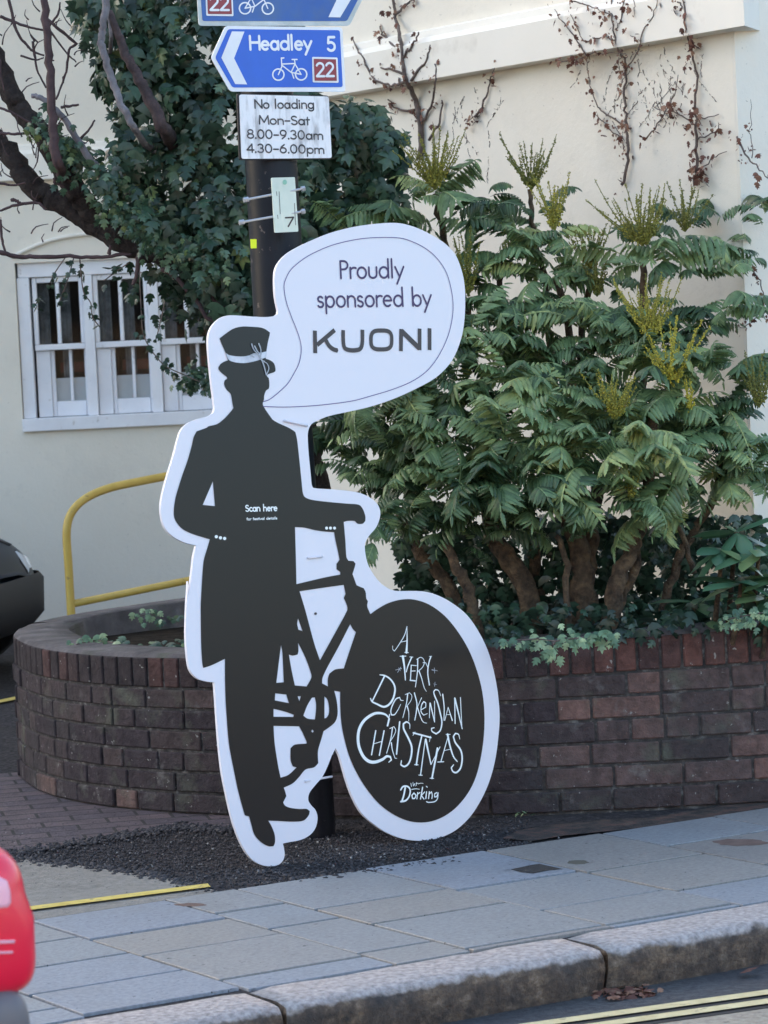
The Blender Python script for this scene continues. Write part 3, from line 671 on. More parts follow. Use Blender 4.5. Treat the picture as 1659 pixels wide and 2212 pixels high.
def hexsign(name, label, outer, blue, T, chev, panel_o, panel_i, blue_m, white_m, cyc_args, texts, num):
    o = SP.hit(*T(outer[0])); root = empty(name, SP.hit(*T(((outer[0][0]+outer[2][0])/2, outer[2][1]))), label, 'road sign')
    flat('panel', SP, [loc(SP, rnd(outer, 28), T)], 0, white_m, root, thick=.004)
    flat('blue_field', SP, [loc(SP, rnd(blue, 22), T)], .0012, blue_m, root)
    flat('chevron', SP, [loc(SP, chev, T)], .0024, MT['sign_white'], root)
    flat('cycle_symbol', SP, cyc_args, .0024, MT['sign_white'], root)
    rp = flat('route_patch', SP, [loc(SP, rnd(panel_o, 12), T)], .0024, MT['sign_white'], root)
    flat('red_field', SP, [loc(SP, panel_i, T)], .0036, MT['sign_red'], rp)
    flat('route_number', SP, num, .0048, MT['sign_white'], rp)
    for t_ in texts: flat('lettering', SP, t_, .0024, MT['sign_white'], root)
    return root
hexsign('direction_sign', 'blue cycle route sign reading Headley 5 with chevron pointing left', [(240, 520), (372, 232), (1422, 246), (1452, 826), (415, 824)], [(276, 520), (392, 262), (1398, 272), (1425, 784), (432, 788)], T3,
    [(425, 283), (538, 285), (445, 525), (562, 760), (455, 757), (330, 520)][::-1], [(1146, 512), (1376, 518), (1386, 746), (1152, 742)], [(1160, 530), (1360, 535), (1368, 728), (1168, 728)], MT['sign_blue'], MT['sign_white'], cyc(SP, 0, T3),
    [text(SP, 'Headley', (592, 447), (1140, 447), 122, 24, to=T3), text(SP, '5', (1288, 457), (1357, 457), 122, 24, to=T3)], text(SP, '22', (1186, 688), (1340, 686), 118, 21, to=T3))
hexsign('direction_sign', 'grimy upper blue cycle route sign pointing right, cut by the top of the photo', [(100, -345), (1470, -335), (1624, -50), (1487, 232), (132, 232)], [(128, -310), (1448, -300), (1586, -50), (1462, 190), (162, 190)], T3,
    [(1330, -290), (1440, -290), (1530, -60), (1400, 157), (1293, 155), (1395, -60)][::-1], [(186, -75), (430, -70), (440, 147), (194, 142)], [(200, -58), (416, -55), (424, 128), (208, 126)], MT['sign_blue_dirty'], mat('grimy_sign_white', rough=.45, noise=9, stops=[(.3, (.38, .42, .40)), (.7, (.62, .66, .66))]), cyc(SP, 1590, lambda q: T3((q[0]+1, q[1]-595)), True),
    [], text(SP, '22', (228, 92), (395, 92), 118, 21, to=T3))
# plate
def plate_dirt(H, out):
    N, L = H['N'], H['L']; mp = N.nodes.new('ShaderNodeMapping'); mp.inputs['Scale'].default_value = (28, 28, 7); L.new(H['tc'].outputs['Object'], mp.inputs[0])
    out = H['mix'](H['ramp'](H['noise'](1, 8, .6, mp.outputs[0]), [(.50, (0, 0, 0)), (.68, (.75, .75, .75))]), out, (.27, .26, .27))
    return out
MT['dirty'] = mat('dirty_white_plate', rough=.4, noise=4, stops=[(.2, (.76, .76, .79)), (.8, (.84, .84, .86))], extra=plate_dirt)
pr = empty('restriction_plate', SP.hit(*T3((910, 1430))), 'grimy white plate listing no loading times under the blue sign', 'road sign')
flat('backing', SP, [loc(SP, rnd([(482, 840), (1306, 858), (1334, 1432), (506, 1440)], 20), T3)], -.006, mat('black_backing', (.015, .012, .014), rough=.6), pr, thick=.006)
flat('panel', SP, [loc(SP, rnd([(497, 850), (1300, 868), (1328, 1422), (518, 1430)], 22), T3)], 0, MT['dirty'], pr, thick=.004)
flat('lettering', SP, text(SP, 'No loading', (636, 974), (1166, 976), 76, 13.5, to=T3)+text(SP, 'Mon-Sat', (676, 1116), (1124, 1124), 76, 13.5, to=T3)+text(SP, '8.00-9.30am', (568, 1243), (1250, 1256), 76, 13.5, to=T3)+text(SP, '4.30-6.00pm', (566, 1370), (1260, 1382), 74, 13.5, to=T3), .0014, mat('plate_ink', (.03, .028, .035), rough=.5, noise=30, stops=[(.45, (.02, .018, .025)), (.75, (.16, .15, .16))]), pr)
# small tag with a 7, on stand-off bolts
TP = Plane(on_pole(600, 660)-np.array([-.02, .16, 0]), (math.cos(.1), math.sin(-.1), 0), (0, 0, 1))
tg = empty('number_tag', TP.hit(*T3((920, 2090))), 'small pale green numbered tag bolted to the black post above the cutout', 'tag')
flat('panel', TP, [loc(TP, rnd([(785, 1600), (995, 1594), (1027, 2084), (815, 2094)], 10), T3)], 0, MT['tagm'], tg, thick=.006)
flat('marking', TP, text(TP, '7', (915, 2040), (985, 2036), 80, 15, to=T3)+lines(TP, [[(852, 1725), (862, 1925)], [(990, 1830), (1000, 2025)], [(828, 1725), (832, 1760)], [(838, 1935), (842, 1968)]], T3, 5, PX), .0012, MT['darkink'], tg)
flat('emblem', TP, [loc(TP, [(885+20*math.cos(k*.7)+18, 1640+24*math.sin(k*.7)) for k in range(9)], T3)], .0012, mat('green_emblem', (.25, .5, .38), rough=.5), tg)
for (a, b) in (((545, 1800), (845, 1742)), ((505, 2003), (845, 1943))):
    p, q = TP.hit(*T3(a), -.02), TP.hit(*T3(b), -.008); e = q+(q-p)/np.linalg.norm(q-p)*.085
    mb = MB(); mb.tube([p, e], .0042, 8); d = (q-p)/np.linalg.norm(q-p); mb.tube([p-d*.004, p+d*.012], .0085, 6); mb.tube([e-d*.008, e+d*.004], .0085, 6); mb.build('bolt', MT['steel'], tg)
YP = Plane(on_pole(550, 520)-np.array([.045, .083, 0]), (math.cos(-.35), math.sin(.35), 0), (0, 0, 1))
st = flat('sticker', YP, [loc(YP, rnd([(595, 2152), (650, 2152), (652, 2234), (600, 2236)], 6), T3)], .0, MT['sticker'], None, thick=.001); tag(st, 'small bright yellow sticker on the black post', 'sticker')
# ------------------------------------------------------------------ the cutout
ub = np.array([.583, .055, 0.]); ub /= np.linalg.norm(ub); lean = math.radians(5); nh = np.array([-ub[1], ub[0], 0])
B = Plane((4.453, 8.081, -.004), ub, nh*math.sin(lean)+np.array([0, 0, math.cos(lean)]))
D = lambda q: (q[0], q[1])
def crop(x0, y0, s): return lambda q: ((x0+q[0]*s)/1.507, (y0+q[1]*s)/1.507)
c5, c6, cH, cT, cB, cS = crop(500, 950, .6631), crop(550, 1850, .6932), crop(650, 1000, .2713), crop(1050, 1950, .3391), crop(850, 700, .4219), crop(550, 1500, .4521)
def mp(f_, pts): return [f_(p) for p in pts]
outline = mp(cB, [(1570, 540), (1545, 420), (1495, 300), (1400, 205), (1240, 115), (1120, 73), (1020, 60), (880, 68), (720, 90), (560, 130), (430, 180), (300, 240), (200, 300), (135, 370), (108, 440), (105, 540), (112, 640), (130, 735), (128, 762), (105, 778), (40, 787)])
outline += mp(c5, [(480, 121), (375, 115), (330, 128), (292, 163), (272, 205), (268, 260), (275, 350), (285, 450), (298, 555), (295, 590), (270, 610), (215, 625), (170, 645), (135, 680), (115, 740), (100, 800), (75, 880), (50, 970), (36, 1050), (42, 1120), (60, 1165), (95, 1200), (150, 1230), (210, 1245), (203, 1270), (195, 1310), (185, 1400), (172, 1500)])
outline += mp(c6, [(90, 60), (82, 200), (80, 330), (88, 430), (100, 480), (130, 515), (170, 530), (213, 535), (216, 570), (225, 700), (235, 830), (250, 960), (270, 1060), (295, 1170), (325, 1260), (360, 1330), (400, 1375), (450, 1397), (500, 1397), (530, 1380), (543, 1350), (540, 1315), (535, 1293), (560, 1287), (620, 1275), (665, 1250), (690, 1215), (698, 1170), (688, 1135), (670, 1115), (655, 1090), (660, 1055), (690, 1015), (720, 980), (745, 930), (765, 880), (783, 845), (800, 880), (815, 930), (835, 1000), (865, 1080), (905, 1150), (960, 1200), (1020, 1240), (1090, 1268), (1160, 1279), (1230, 1275), (1300, 1255), (1360, 1220), (1420, 1160), (1470, 1080), (1505, 1000), (1530, 910), (1545, 810), (1553, 700), (1545, 590), (1525, 480), (1495, 380), (1450, 290), (1400, 220), (1340, 170), (1270, 130), (1190, 108)])
outline += mp(c5, [(1190, 1468), (1150, 1455), (1110, 1425), (1075, 1380), (1050, 1330), (1038, 1270), (1040, 1230), (1060, 1195), (1090, 1160), (1108, 1120), (1113, 1080), (1100, 1045), (1070, 1015), (1020, 990), (960, 978), (880, 970), (810, 966), (783, 962), (776, 945), (770, 880), (762, 800), (757, 720), (760, 680), (775, 650), (805, 632), (860, 610), (950, 590), (1060, 565), (1180, 525), (1290, 475), (1380, 425), (1440, 370), (1480, 310), (1510, 230), (1525, 150)])
outline += mp(cB, [(1575, 680)])
board = empty('cutout_sign', B.pt(.3, 0, 0), 'white cutout board with black silhouette of man in hat wheeling a bicycle', 'cutout sign')
BL = lambda pts: [B.loc(*p) for p in pts]
flat('board', B, [cr(BL(outline), 4, True)], 0, MT['board'], board, thick=.010)
sil = mp(cH, [(235, 375), (300, 325), (370, 275), (440, 245), (520, 232), (610, 235), (720, 243), (780, 262), (815, 285), (840, 305), (835, 340), (820, 400), (810, 450), (798, 530), (790, 620), (830, 632), (870, 655), (895, 690), (907, 740), (905, 770), (880, 785), (830, 800), (805, 815), (805, 830), (825, 850), (832, 890), (832, 950), (825, 980), (795, 1000), (780, 1030), (770, 1070), (768, 1110), (755, 1150), (755, 1170), (775, 1210), (800, 1250), (850, 1320), (880, 1355), (950, 1395), (1050, 1440), (1120, 1480), (1145, 1500), (1160, 1560)])
sil += mp(c5, [(705, 740), (715, 830), (725, 930), (732, 990), (745, 1010), (780, 1022), (860, 1032), (950, 1040), (1005, 1045), (1025, 1065), (1038, 1100), (1038, 1125), (1025, 1138), (1000, 1138), (985, 1125), (950, 1125), (932, 1130), (940, 1220), (945, 1300), (955, 1320), (980, 1322), (990, 1335), (985, 1355), (975, 1385), (995, 1440), (1005, 1445), (1030, 1455), (1040, 1475)])
sil += mp(c6, [(925, 140), (933, 155), (930, 180), (945, 215), (980, 190), (1030, 163), (1090, 147), (1150, 147), (1220, 170), (1290, 220), (1350, 290), (1405, 380), (1445, 480), (1470, 580), (1480, 680), (1478, 780), (1465, 880), (1440, 980), (1400, 1060), (1340, 1130), (1270, 1175), (1200, 1193), (1130, 1188), (1060, 1160), (990, 1110), (930, 1040), (880, 960), (845, 880), (820, 790), (808, 720), (803, 640), (803, 580), (775, 575), (784, 610), (790, 650), (790, 690), (780, 720), (760, 740), (725, 765), (715, 800), (700, 850), (698, 880), (700, 915), (680, 935), (640, 945), (610, 980), (580, 1010), (538, 1030), (545, 1050), (550, 1070), (535, 1100), (545, 1115), (570, 1125), (610, 1130), (645, 1130), (660, 1140), (655, 1160), (630, 1185), (580, 1190), (520, 1187), (465, 1185), (480, 1210), (495, 1250), (497, 1285), (490, 1305), (465, 1305), (430, 1285), (400, 1250), (385, 1200), (375, 1165), (355, 1160), (325, 1050), (300, 930), (280, 820), (270, 700), (265, 620), (262, 520), (262, 425), (200, 455), (160, 468), (155, 440), (150, 350), (148, 200)])
sil += mp(c5, [(230, 1540), (232, 1500), (238, 1400), (245, 1320), (262, 1260), (275, 1215), (240, 1205), (180, 1185), (135, 1160), (105, 1120), (98, 1080), (105, 1020), (118, 970), (140, 900), (165, 830), (185, 760), (195, 715), (210, 685), (260, 667)])
sil += mp(cH, [(100, 1430), (200, 1405), (260, 1365), (320, 1310), (380, 1240), (402, 1210), (395, 1180), (385, 1120), (375, 1060), (360, 1030), (320, 990), (295, 940), (290, 910), (300, 875), (325, 860), (325, 840), (300, 820), (250, 780), (222, 745), (222, 720), (250, 680), (300, 650), (335, 640), (325, 600), (300, 530), (260, 440)])
holes = [mp(c5, [(290, 930), (300, 1052), (240, 1046)]),
 mp(c5, [(693, 1155), (740, 1158), (790, 1170), (840, 1177), (885, 1180), (892, 1220), (903, 1270), (912, 1315), (897, 1335), (897, 1362), (915, 1375), (915, 1388), (840, 1402), (700, 1435), (697, 1300)]),
 mp(c6, [(612, 108), (720, 92), (820, 78), (828, 120), (820, 140), (835, 175), (835, 200), (770, 320), (708, 432), (680, 350), (640, 200)]),
 mp(c6, [(850, 262), (862, 285), (877, 300), (848, 385), (820, 470), (780, 475), (752, 495), (745, 520), (745, 555), (718, 540), (720, 515), (740, 470), (800, 360)]),
 mp(c6, [(605, 235), (626, 295), (607, 288), (601, 262)]), mp(c6, [(525, 360), (532, 400), (538, 535), (503, 538), (515, 440)]),
 mp(c6, [(605, 350), (640, 420), (668, 500), (665, 520), (645, 555), (590, 550), (575, 480), (562, 405), (580, 410), (603, 405), (607, 385)]),
 mp(c6, [(498, 587), (550, 593), (562, 633), (496, 620)]), mp(c6, [(603, 601), (618, 601), (611, 624)]), mp(c6, [(490, 660), (540, 672), (585, 688), (583, 698), (490, 697)]),
 mp(c6, [(670, 608), (684, 606), (690, 640), (688, 680), (684, 710), (650, 706), (630, 692), (648, 645)]), mp(c6, [(729, 602), (742, 615), (750, 645), (750, 680), (740, 700), (729, 705)]),
 mp(c6, [(490, 740), (610, 742), (628, 775), (645, 815), (645, 823), (590, 828), (570, 845), (570, 900), (580, 930), (598, 935), (560, 970), (523, 983), (510, 920), (495, 820)]),
 mp(c6, [(672, 757), (679, 765), (673, 772), (667, 765)])]
flat('silhouette_print', B, [cr(BL(sil), 4, True, 38)]+[cr(BL(h), 3, True, 38) for h in holes], .0015, MT['print'], board, minus=1)
SC = 1/1.507/715.
band = mp(cH, [(308, 550), (345, 575), (430, 590), (520, 592), (600, 577), (690, 560), (760, 540), (800, 530), (792, 605), (740, 622), (690, 640), (600, 662), (520, 672), (430, 665), (360, 645), (330, 615)])
flat('hat_ribbon', B, [cr(BL(band), 3, True)], .003, MT['ribbon'], board)
bow = []
for s_ in ([(615, 445), (640, 510), (700, 575), (725, 600)], [(700, 440), (722, 500), (725, 560), (715, 620)], [(640, 600), (600, 580), (660, 560), (720, 600)], [(730, 620), (760, 700), (790, 815), (820, 740), (800, 680), (760, 655)], [(650, 470), (690, 540), (735, 560)], [(700, 590), (735, 640), (770, 650)]):
    bow += stroke(BL(mp(cH, s_)), 20*.2713*SC, 10*.2713*SC)
flat('ribbon_bow', B, bow, .0045, MT['grey_ink'], board)
# sleeve buttons
bt = []
for c, r in [((337, 547), 12), ((367, 555), 12), ((397, 560), 12), ((1131, 485), 11), ((1159, 485), 11), ((1188, 485), 11)]:
    bt.append([B.loc(*cS((c[0]+r*math.cos(k*.5236), c[1]+r*math.sin(k*.5236)))) for k in range(12)])
flat('sleeve_buttons', B, bt[:3], .003, MT['white_ink'], board); flat('sleeve_buttons', B, bt[3:], .003, MT['white_ink'], board)
flat('scan_lettering', B, text(B, 'Scan here', (550, 365), (775, 360), 44, 9, to=cS)+text(B, 'for festival details', (557, 429), (775, 421), 17, 4.2, to=cS), .003, MT['white_ink'], board)
# speech bubble
bub = mp(cB, [(15, 1440), (60, 1425), (120, 1380), (200, 1305), (250, 1225), (290, 1145), (308, 1050), (300, 970), (270, 880), (230, 780), (190, 660), (175, 550), (190, 490), (230, 420), (310, 350), (400, 295), (540, 235), (700, 195), (850, 176), (1050, 176), (1150, 200), (1270, 260), (1360, 340), (1430, 450), (1470, 600), (1480, 720), (1465, 840), (1430, 960), (1360, 1100), (1270, 1210), (1150, 1290), (1000, 1350), (850, 1395), (700, 1435), (500, 1462), (350, 1475), (180, 1482), (15, 1478)])
flat('bubble_outline', B, stroke(BL(bub), 6*.4219*SC), .0016, MT['purple_line'], board)
flat('bubble_lettering', B, text(B, 'Proudly', (615, 490), (1098, 482), 134, 16, to=cB)+text(B, 'sponsored by', (440, 712), (1310, 700), 134, 16, to=cB), .0016, MT['purple'], board)
ku = []
W_ = 37*.4219*SC
for pts, w in [([(413, 892), (416, 1066)], 1), ([(566, 888), (430, 1003)], .95), ([(492, 955), (520, 1005), (555, 1035), (588, 1046)], .95), ([(1079, 880), (1077, 1050)], 1), ([(1221, 876), (1221, 1042)], 1), ([(1080, 893), (1220, 1030)], 1.15), ([(1298, 874), (1298, 1042)], 1)]:
    ku += stroke(BL(mp(cB, pts)), W_*w, cap=False)
ku += stroke(BL(mp(cB, [(631, 888), (633, 985), (645, 1028), (685, 1043), (730, 1043), (765, 1030), (779, 985), (780, 885)])), W_*.95, cap=False)
cO = [B.loc(*cB((926+80*math.copysign(abs(math.cos(t))**.62, math.cos(t)), 964+73*math.copysign(abs(math.sin(t))**.62, math.sin(t))))) for t in [k*math.pi/18+.01 for k in range(37)]]
ku += stroke(cO, W_*.92, sm=False)
flat('sponsor_lettering', B, ku, .0016, MT['darkink'], board)
# Christmas lettering
ST = [([(668, 450), (668, 482), (685, 500), (720, 450), (780, 350), (805, 265)], 5, 10), ([(805, 265), (806, 400), (800, 513)], 5, 26), ([(742, 415), (800, 402)], 5, 7), ([(784, 513), (818, 515)], 8, 8),
 ([(738, 550), (795, 548)], 8, 8), ([(765, 552), (780, 650), (790, 778)], 28, 12), ([(850, 560), (815, 640), (798, 700)], 16, 10), ([(832, 556), (862, 558)], 7, 7),
 ([(846, 635), (838, 780)], 12, 12), ([(846, 635), (895, 640)], 8, 8), ([(840, 692), (885, 690)], 8, 8), ([(834, 780), (885, 786)], 12, 12),
 ([(908, 580), (905, 700), (886, 845)], 14, 9), ([(898, 580), (935, 560), (965, 580), (970, 620), (950, 660), (910, 695)], 7, 8), ([(920, 690), (945, 760), (970, 850), (992, 888)], 14, 5),
 ([(958, 612), (985, 612), (1005, 660), (1008, 700)], 7, 8), ([(1034, 555), (1018, 600), (1004, 700), (1020, 825)], 14, 14), ([(1020, 552), (1042, 550)], 6, 6),
 ([(590, 740), (470, 985)], 18, 14), ([(545, 728), (590, 735), (640, 765), (680, 820), (690, 880), (670, 960), (630, 1015), (580, 1035), (520, 1010), (470, 985), (455, 955)], 10, 12, 22),
 ([(770, 975), (745, 970), (735, 945), (700, 960), (670, 1010), (650, 1070), (655, 1112), (685, 1110), (715, 1070), (745, 1010)], 6, 6, 14),
 ([(812, 910), (800, 1000), (765, 1140)], 14, 8), ([(788, 918), (830, 900), (852, 930), (840, 980), (800, 1032)], 6, 7), ([(808, 1030), (822, 1090), (822, 1172)], 14, 6),
 ([(876, 902), (900, 1000), (895, 1080), (880, 1162)], 14, 12), ([(945, 948), (905, 1040)], 9, 6), ([(905, 1040), (935, 1130), (960, 1180), (995, 1192)], 14, 5),
 ([(945, 1062), (985, 1038), (985, 1000), (965, 985), (945, 1020), (940, 1080), (965, 1115), (1000, 1100)], 8, 6, 12),
 ([(1025, 1000), (1020, 1140)], 11, 9), ([(1028, 1000), (1070, 1180)], 15, 12), ([(1070, 980), (1070, 1180)], 9, 9),
 ([(1130, 930), (1108, 880), (1078, 870), (1062, 892), (1072, 932), (1100, 1000), (1125, 1100), (1140, 1180), (1125, 1260), (1085, 1295), (1045, 1270), (1040, 1242), (1066, 1236)], 6, 10, 17),
 ([(1148, 915), (1162, 1040), (1160, 1165)], 15, 10), ([(1200, 1040), (1168, 1165)], 6, 9), ([(1200, 1040), (1240, 1165)], 8, 14), ([(1182, 1110), (1225, 1110)], 5, 5),
 ([(1263, 950), (1267, 1195)], 14, 12), ([(1265, 955), (1335, 1245)], 20, 12), ([(1318, 945), (1332, 1240)], 10, 9),
 ([(622, 1218), (637, 1150), (600, 1110), (540, 1095), (480, 1105), (400, 1160), (350, 1240), (335, 1330), (345, 1420), (385, 1510), (440, 1558), (500, 1565), (570, 1540), (610, 1510), (645, 1515), (655, 1545), (630, 1567)], 10, 10, 34),
 ([(638, 1108), (616, 1218)], 12, 14), ([(505, 1265), (465, 1495)], 15, 15), ([(585, 1265), (540, 1500)], 15, 15), ([(480, 1392), (560, 1368)], 7, 7),
 ([(665, 1240), (650, 1340), (610, 1480)], 14, 9), ([(640, 1243), (680, 1225), (697, 1260), (680, 1310), (640, 1372)], 7, 8), ([(655, 1380), (665, 1450), (690, 1528), (708, 1530)], 14, 5),
 ([(735, 1180), (720, 1330), (705, 1488)], 18, 18), ([(832, 1245), (830, 1200), (800, 1180), (770, 1200), (775, 1250), (820, 1340), (850, 1420), (845, 1510), (820, 1580), (780, 1608), (745, 1590), (752, 1552)], 7, 12, 22),
 ([(865, 1285), (1035, 1330)], 16, 16), ([(862, 1310), (882, 1278)], 7, 9), ([(1030, 1318), (1020, 1370)], 9, 6), ([(948, 1312), (918, 1440), (895, 1590)], 16, 20), ([(878, 1590), (912, 1592)], 9, 9),
 ([(980, 1350), (935, 1690)], 10, 14), ([(985, 1350), (1035, 1585)], 24, 14), ([(1122, 1420), (1035, 1590)], 9, 8), ([(1098, 1435), (1045, 1720)], 24, 20), ([(918, 1690), (952, 1692)], 8, 8), ([(1025, 1720), (1062, 1722)], 8, 8),
 ([(1205, 1300), (1130, 1562)], 9, 12), ([(1180, 1300), (1220, 1300)], 7, 7), ([(1195, 1300), (1215, 1400), (1250, 1510), (1288, 1560)], 24, 12), ([(1162, 1455), (1220, 1442)], 6, 6), ([(1100, 1565), (1158, 1562)], 9, 9),
 ([(1312, 1345), (1300, 1300), (1270, 1290), (1250, 1320), (1270, 1380), (1320, 1450), (1335, 1530), (1320, 1620), (1280, 1665), (1245, 1655), (1230, 1620), (1252, 1592)], 7, 12, 20)]
U_ = .3391*SC
def strokes(L_, k=1.0):
    out = []
    for s_ in L_:
        w0, w1 = s_[1]*U_*k, s_[2]*U_*k; wm = s_[3]*U_*k if len(s_) > 3 else None
        out += stroke(BL(mp(cT, s_[0])), w0, w1, wm)
    return out
flat('christmas_lettering', B, strokes(ST), .003, MT['white_ink'], board)
for q_ in ([([(695, 682), (752, 668)], 4, 8), ([(715, 705), (745, 655)], 6, 8), ([(725, 660), (742, 690)], 5, 5)], [([(1045, 680), (1100, 690)], 10, 4), ([(1068, 662), (1070, 712)], 7, 7)], [([(1074, 798), (1070, 838)], 6, 6), ([(1060, 815), (1090, 822)], 4, 4)]): flat('sparkle', B, strokes(q_), .003, MT['grey_ink'], board)
DK = [([(745, 1832), (768, 1800), (812, 1800), (836, 1835), (826, 1895), (792, 1935), (745, 1945)], 16, 18), ([(788, 1812), (775, 1880), (758, 1938)], 20, 20), ([(872, 1862), (852, 1885), (858, 1915), (880, 1912), (892, 1885), (874, 1864)], 13, 13), ([(908, 1858), (900, 1918)], 13, 12), ([(905, 1875), (930, 1858)], 10, 10),
 ([(955, 1808), (935, 1920)], 14, 13), ([(975, 1852), (943, 1885), (968, 1920)], 11, 12), ([(993, 1850), (986, 1915)], 13, 13), ([(990, 1798), (1000, 1806)], 10, 10), ([(1020, 1850), (1012, 1915)], 13, 13), ([(1018, 1875), (1040, 1850), (1048, 1880), (1044, 1915)], 10, 12),
 ([(1092, 1858), (1070, 1870), (1070, 1900), (1090, 1898), (1104, 1860), (1098, 1915), (1070, 1945), (1010, 1952), (992, 1945)], 12, 10), ([(850, 1828), (890, 1822), (925, 1826)], 8, 5),
 ([(842, 1768), (848, 1800)], 7, 7), ([(862, 1760), (866, 1796), (878, 1772), (884, 1796)], 6, 6), ([(896, 1760), (896, 1792)], 6, 6), ([(890, 1772), (912, 1768)], 5, 5), ([(915, 1775), (935, 1768), (962, 1770)], 6, 4)]
flat('town_logo', B, strokes(DK), .003, MT['white_ink'], board)
# strips of tape and screw heads on the board
mb = MB(); p, q = B.hit(*c5((640, 632)), .004), B.hit(*c5((755, 658)), .004); mb.tube([p, (p+q)/2+B.n*.003, q], .0035, 6); mb.build('cable_tie', MT['board'], board, True)
mb = MB(); p, q = B.hit(*cS((1000, 700)), .004), B.hit(*cS((1105, 690)), .004); mb.tube([p, q], .0035, 6); mb.build('cable_tie', MT['board'], board, True)
mb = MB(); p, q = B.hit(*c6((640, 1000)), .003), B.hit(*c6((765, 978)), -.03); mb.tube([p, q], .004, 6); mb.build('cable_tie', MT['board'], board, True)
mb = MB(); p = B.hit(*c6((687, 213)), 0); mb.tube([p, p+B.n*.004], .004, 8); mb.build('screw', MT['darkink'], board)
# ------------------------------------------------------------------ foliage kit
IV = [(0, 0), (.10, -.28), (.42, -.48), (.40, -.22), (.72, -.34), (.70, -.14), (1.0, 0), (.70, .14), (.72, .34), (.40, .22), (.42, .48), (.10, .28)]
ivy_v = np.array([(x-.0, y, -.12*x*x-.10*abs(y)) for x, y in IV]+[(.42, 0, .03)]); ivy_f = np.array([(i, (i+1) % 12, 12) for i in range(12)])
def ivy_T(p, n, s):                    # leaf at p, facing n, tip drooping
    n = n/np.linalg.norm(n); d = np.array([random.gauss(0, .45), random.gauss(0, .45), -1.]); d -= n*(d@n); d /= np.linalg.norm(d); y = np.cross(n, d)
    return np.concatenate([np.stack([d, y, n], 1)*s, p[:, None]], 1)
def blob_leaves(blobs, dens, size, tfn=ivy_T, drop=0.25):
    T = []; vals = []
    for (x, y, rx, ry, dep, zr) in blobs:
        c = at(x, y, dep); sc = dep/F; a, b = rx*sc, ry*sc; R3 = np.array([a, zr, b]); n = int(dens*4*math.pi*(a*b+a*zr+b*zr)/3)
        for _ in range(n):
            g = RNG.normal(size=3); g /= np.linalg.norm(g); rr = random.uniform(.62, 1.06)
            off = r0*g[0]*R3[0]*rr+np.array([fw[0], fw[1], 0])*g[1]*R3[1]*rr+np.array([0, 0, 1])*g[2]*R3[2]*rr
            if g[1] > .45 and random.random() < .6: continue
            nn = off+RNG.normal(size=3)*.11-np.array([fw[0], fw[1], 0])*.08+np.array([0, 0, .06])
            T.append(tfn(c+off, nn, random.choice([.45, .7, .9, 1, 1.1, 1.35])*random.uniform(.85, 1.15)*size)); vals.append(min(1, max(0, random.gauss(.46, .26))))
    return np.array(T), np.array(vals)
# ------------------------------------------------------------------ tree
DT = 11.0
tree = empty('bare_tree', at(665, 1325, DT)*[1, 1, 0]+[0, 0, .45], 'leafless dark tree with crooked limbs reaching left over the window', 'tree')
def limb(pts, r_0, r_1, m, dep=DT, dd=0., name='limb', jit=.07, mbx=None, sub=5):
    n = len(pts); P = [at(x, y, dep+dd*min(1, 3.5*i/(n-1))) for i, (x, y) in enumerate(pts)]; P = cr(P, sub)
    rr = [r_0+(r_1-r_0)*i/(len(P)-1) for i in range(len(P))]
    (mbx or MBL[m]).tube([p+RNG.normal(size=3)*.004*min(1, r*40) for p, r in zip(P, rr)], rr, 10 if r_0 > .015 else 6, jit=jit)
R1 = lambda L_: [(x*.5, y*.5) for x, y in L_]
mb = MB(); limb([(690, 1345), (680, 1200), (640, 1000), (600, 800), (560, 690), (520, 630)], .12, .075, 'bark', mbx=mb); mb.build('trunk', MT['bark'], tree, True)
big = [R1([(1080, 1290), (1000, 1235), (900, 1170), (760, 1110), (600, 1068), (500, 1020), (400, 960), (320, 910), (230, 860), (140, 790), (60, 690), (-20, 600), (-120, 520)]), R1([(470, 980), (400, 920), (345, 850), (290, 770), (250, 690), (180, 585), (110, 500), (50, 410), (-10, 270), (-60, 150)])]
for i, b_ in enumerate(big):
    mb = MB(); limb(b_, .055 if i == 0 else .042, .034, 'bark', mbx=mb, dd=-.1*i); mb.build('limb', MT['bark'], tree, True)
for pts, a, b, mt_, dd in [(R1([(330, 830), (275, 770), (250, 700), (232, 600), (228, 480), (218, 300), (205, 150), (190, -30)]), .019, .013, 'bark_red', -.25),
    (R1([(730, 690), (680, 660), (620, 610), (575, 545), (540, 480), (500, 390), (470, 300), (442, 200), (440, 140), (452, 70), (462, -30)]), .012, .014, 'bark_pale', -.35),
    (R1([(770, 680), (740, 600), (700, 545), (650, 440), (600, 340), (545, 240), (510, 150), (470, 50)]), .027, .012, 'bark_brown_dark', -.3),
    (R1([(470, 300), (480, 150), (470, 60)]), .007, .007, 'bark_pale', -.3),
    (R1([(500, 850), (440, 760), (400, 700), (340, 610), (280, 520), (220, 455), (180, 425), (138, 412)]), .015, .009, 'bark_pale', -.2)]:
    if mt_ not in MT:
        MT['bark_red'] = mat('reddish_bark', rough=.8, noise=20, stops=[(.3, (.035, .018, .02)), (.7, (.085, .05, .052))], bump=(50, .6, .01))
        MT['bark_brown_dark'] = mat('dark_brown_bark', rough=.85, noise=20, stops=[(.3, (.03, .02, .022)), (.7, (.09, .062, .062))], bump=(50, .8, .01))
    mb = MB(); limb(pts, a, b, None, DT+.05, dd=dd-.14, mbx=mb); mb.build('branch', MT[mt_], tree, True)
tw = MB()
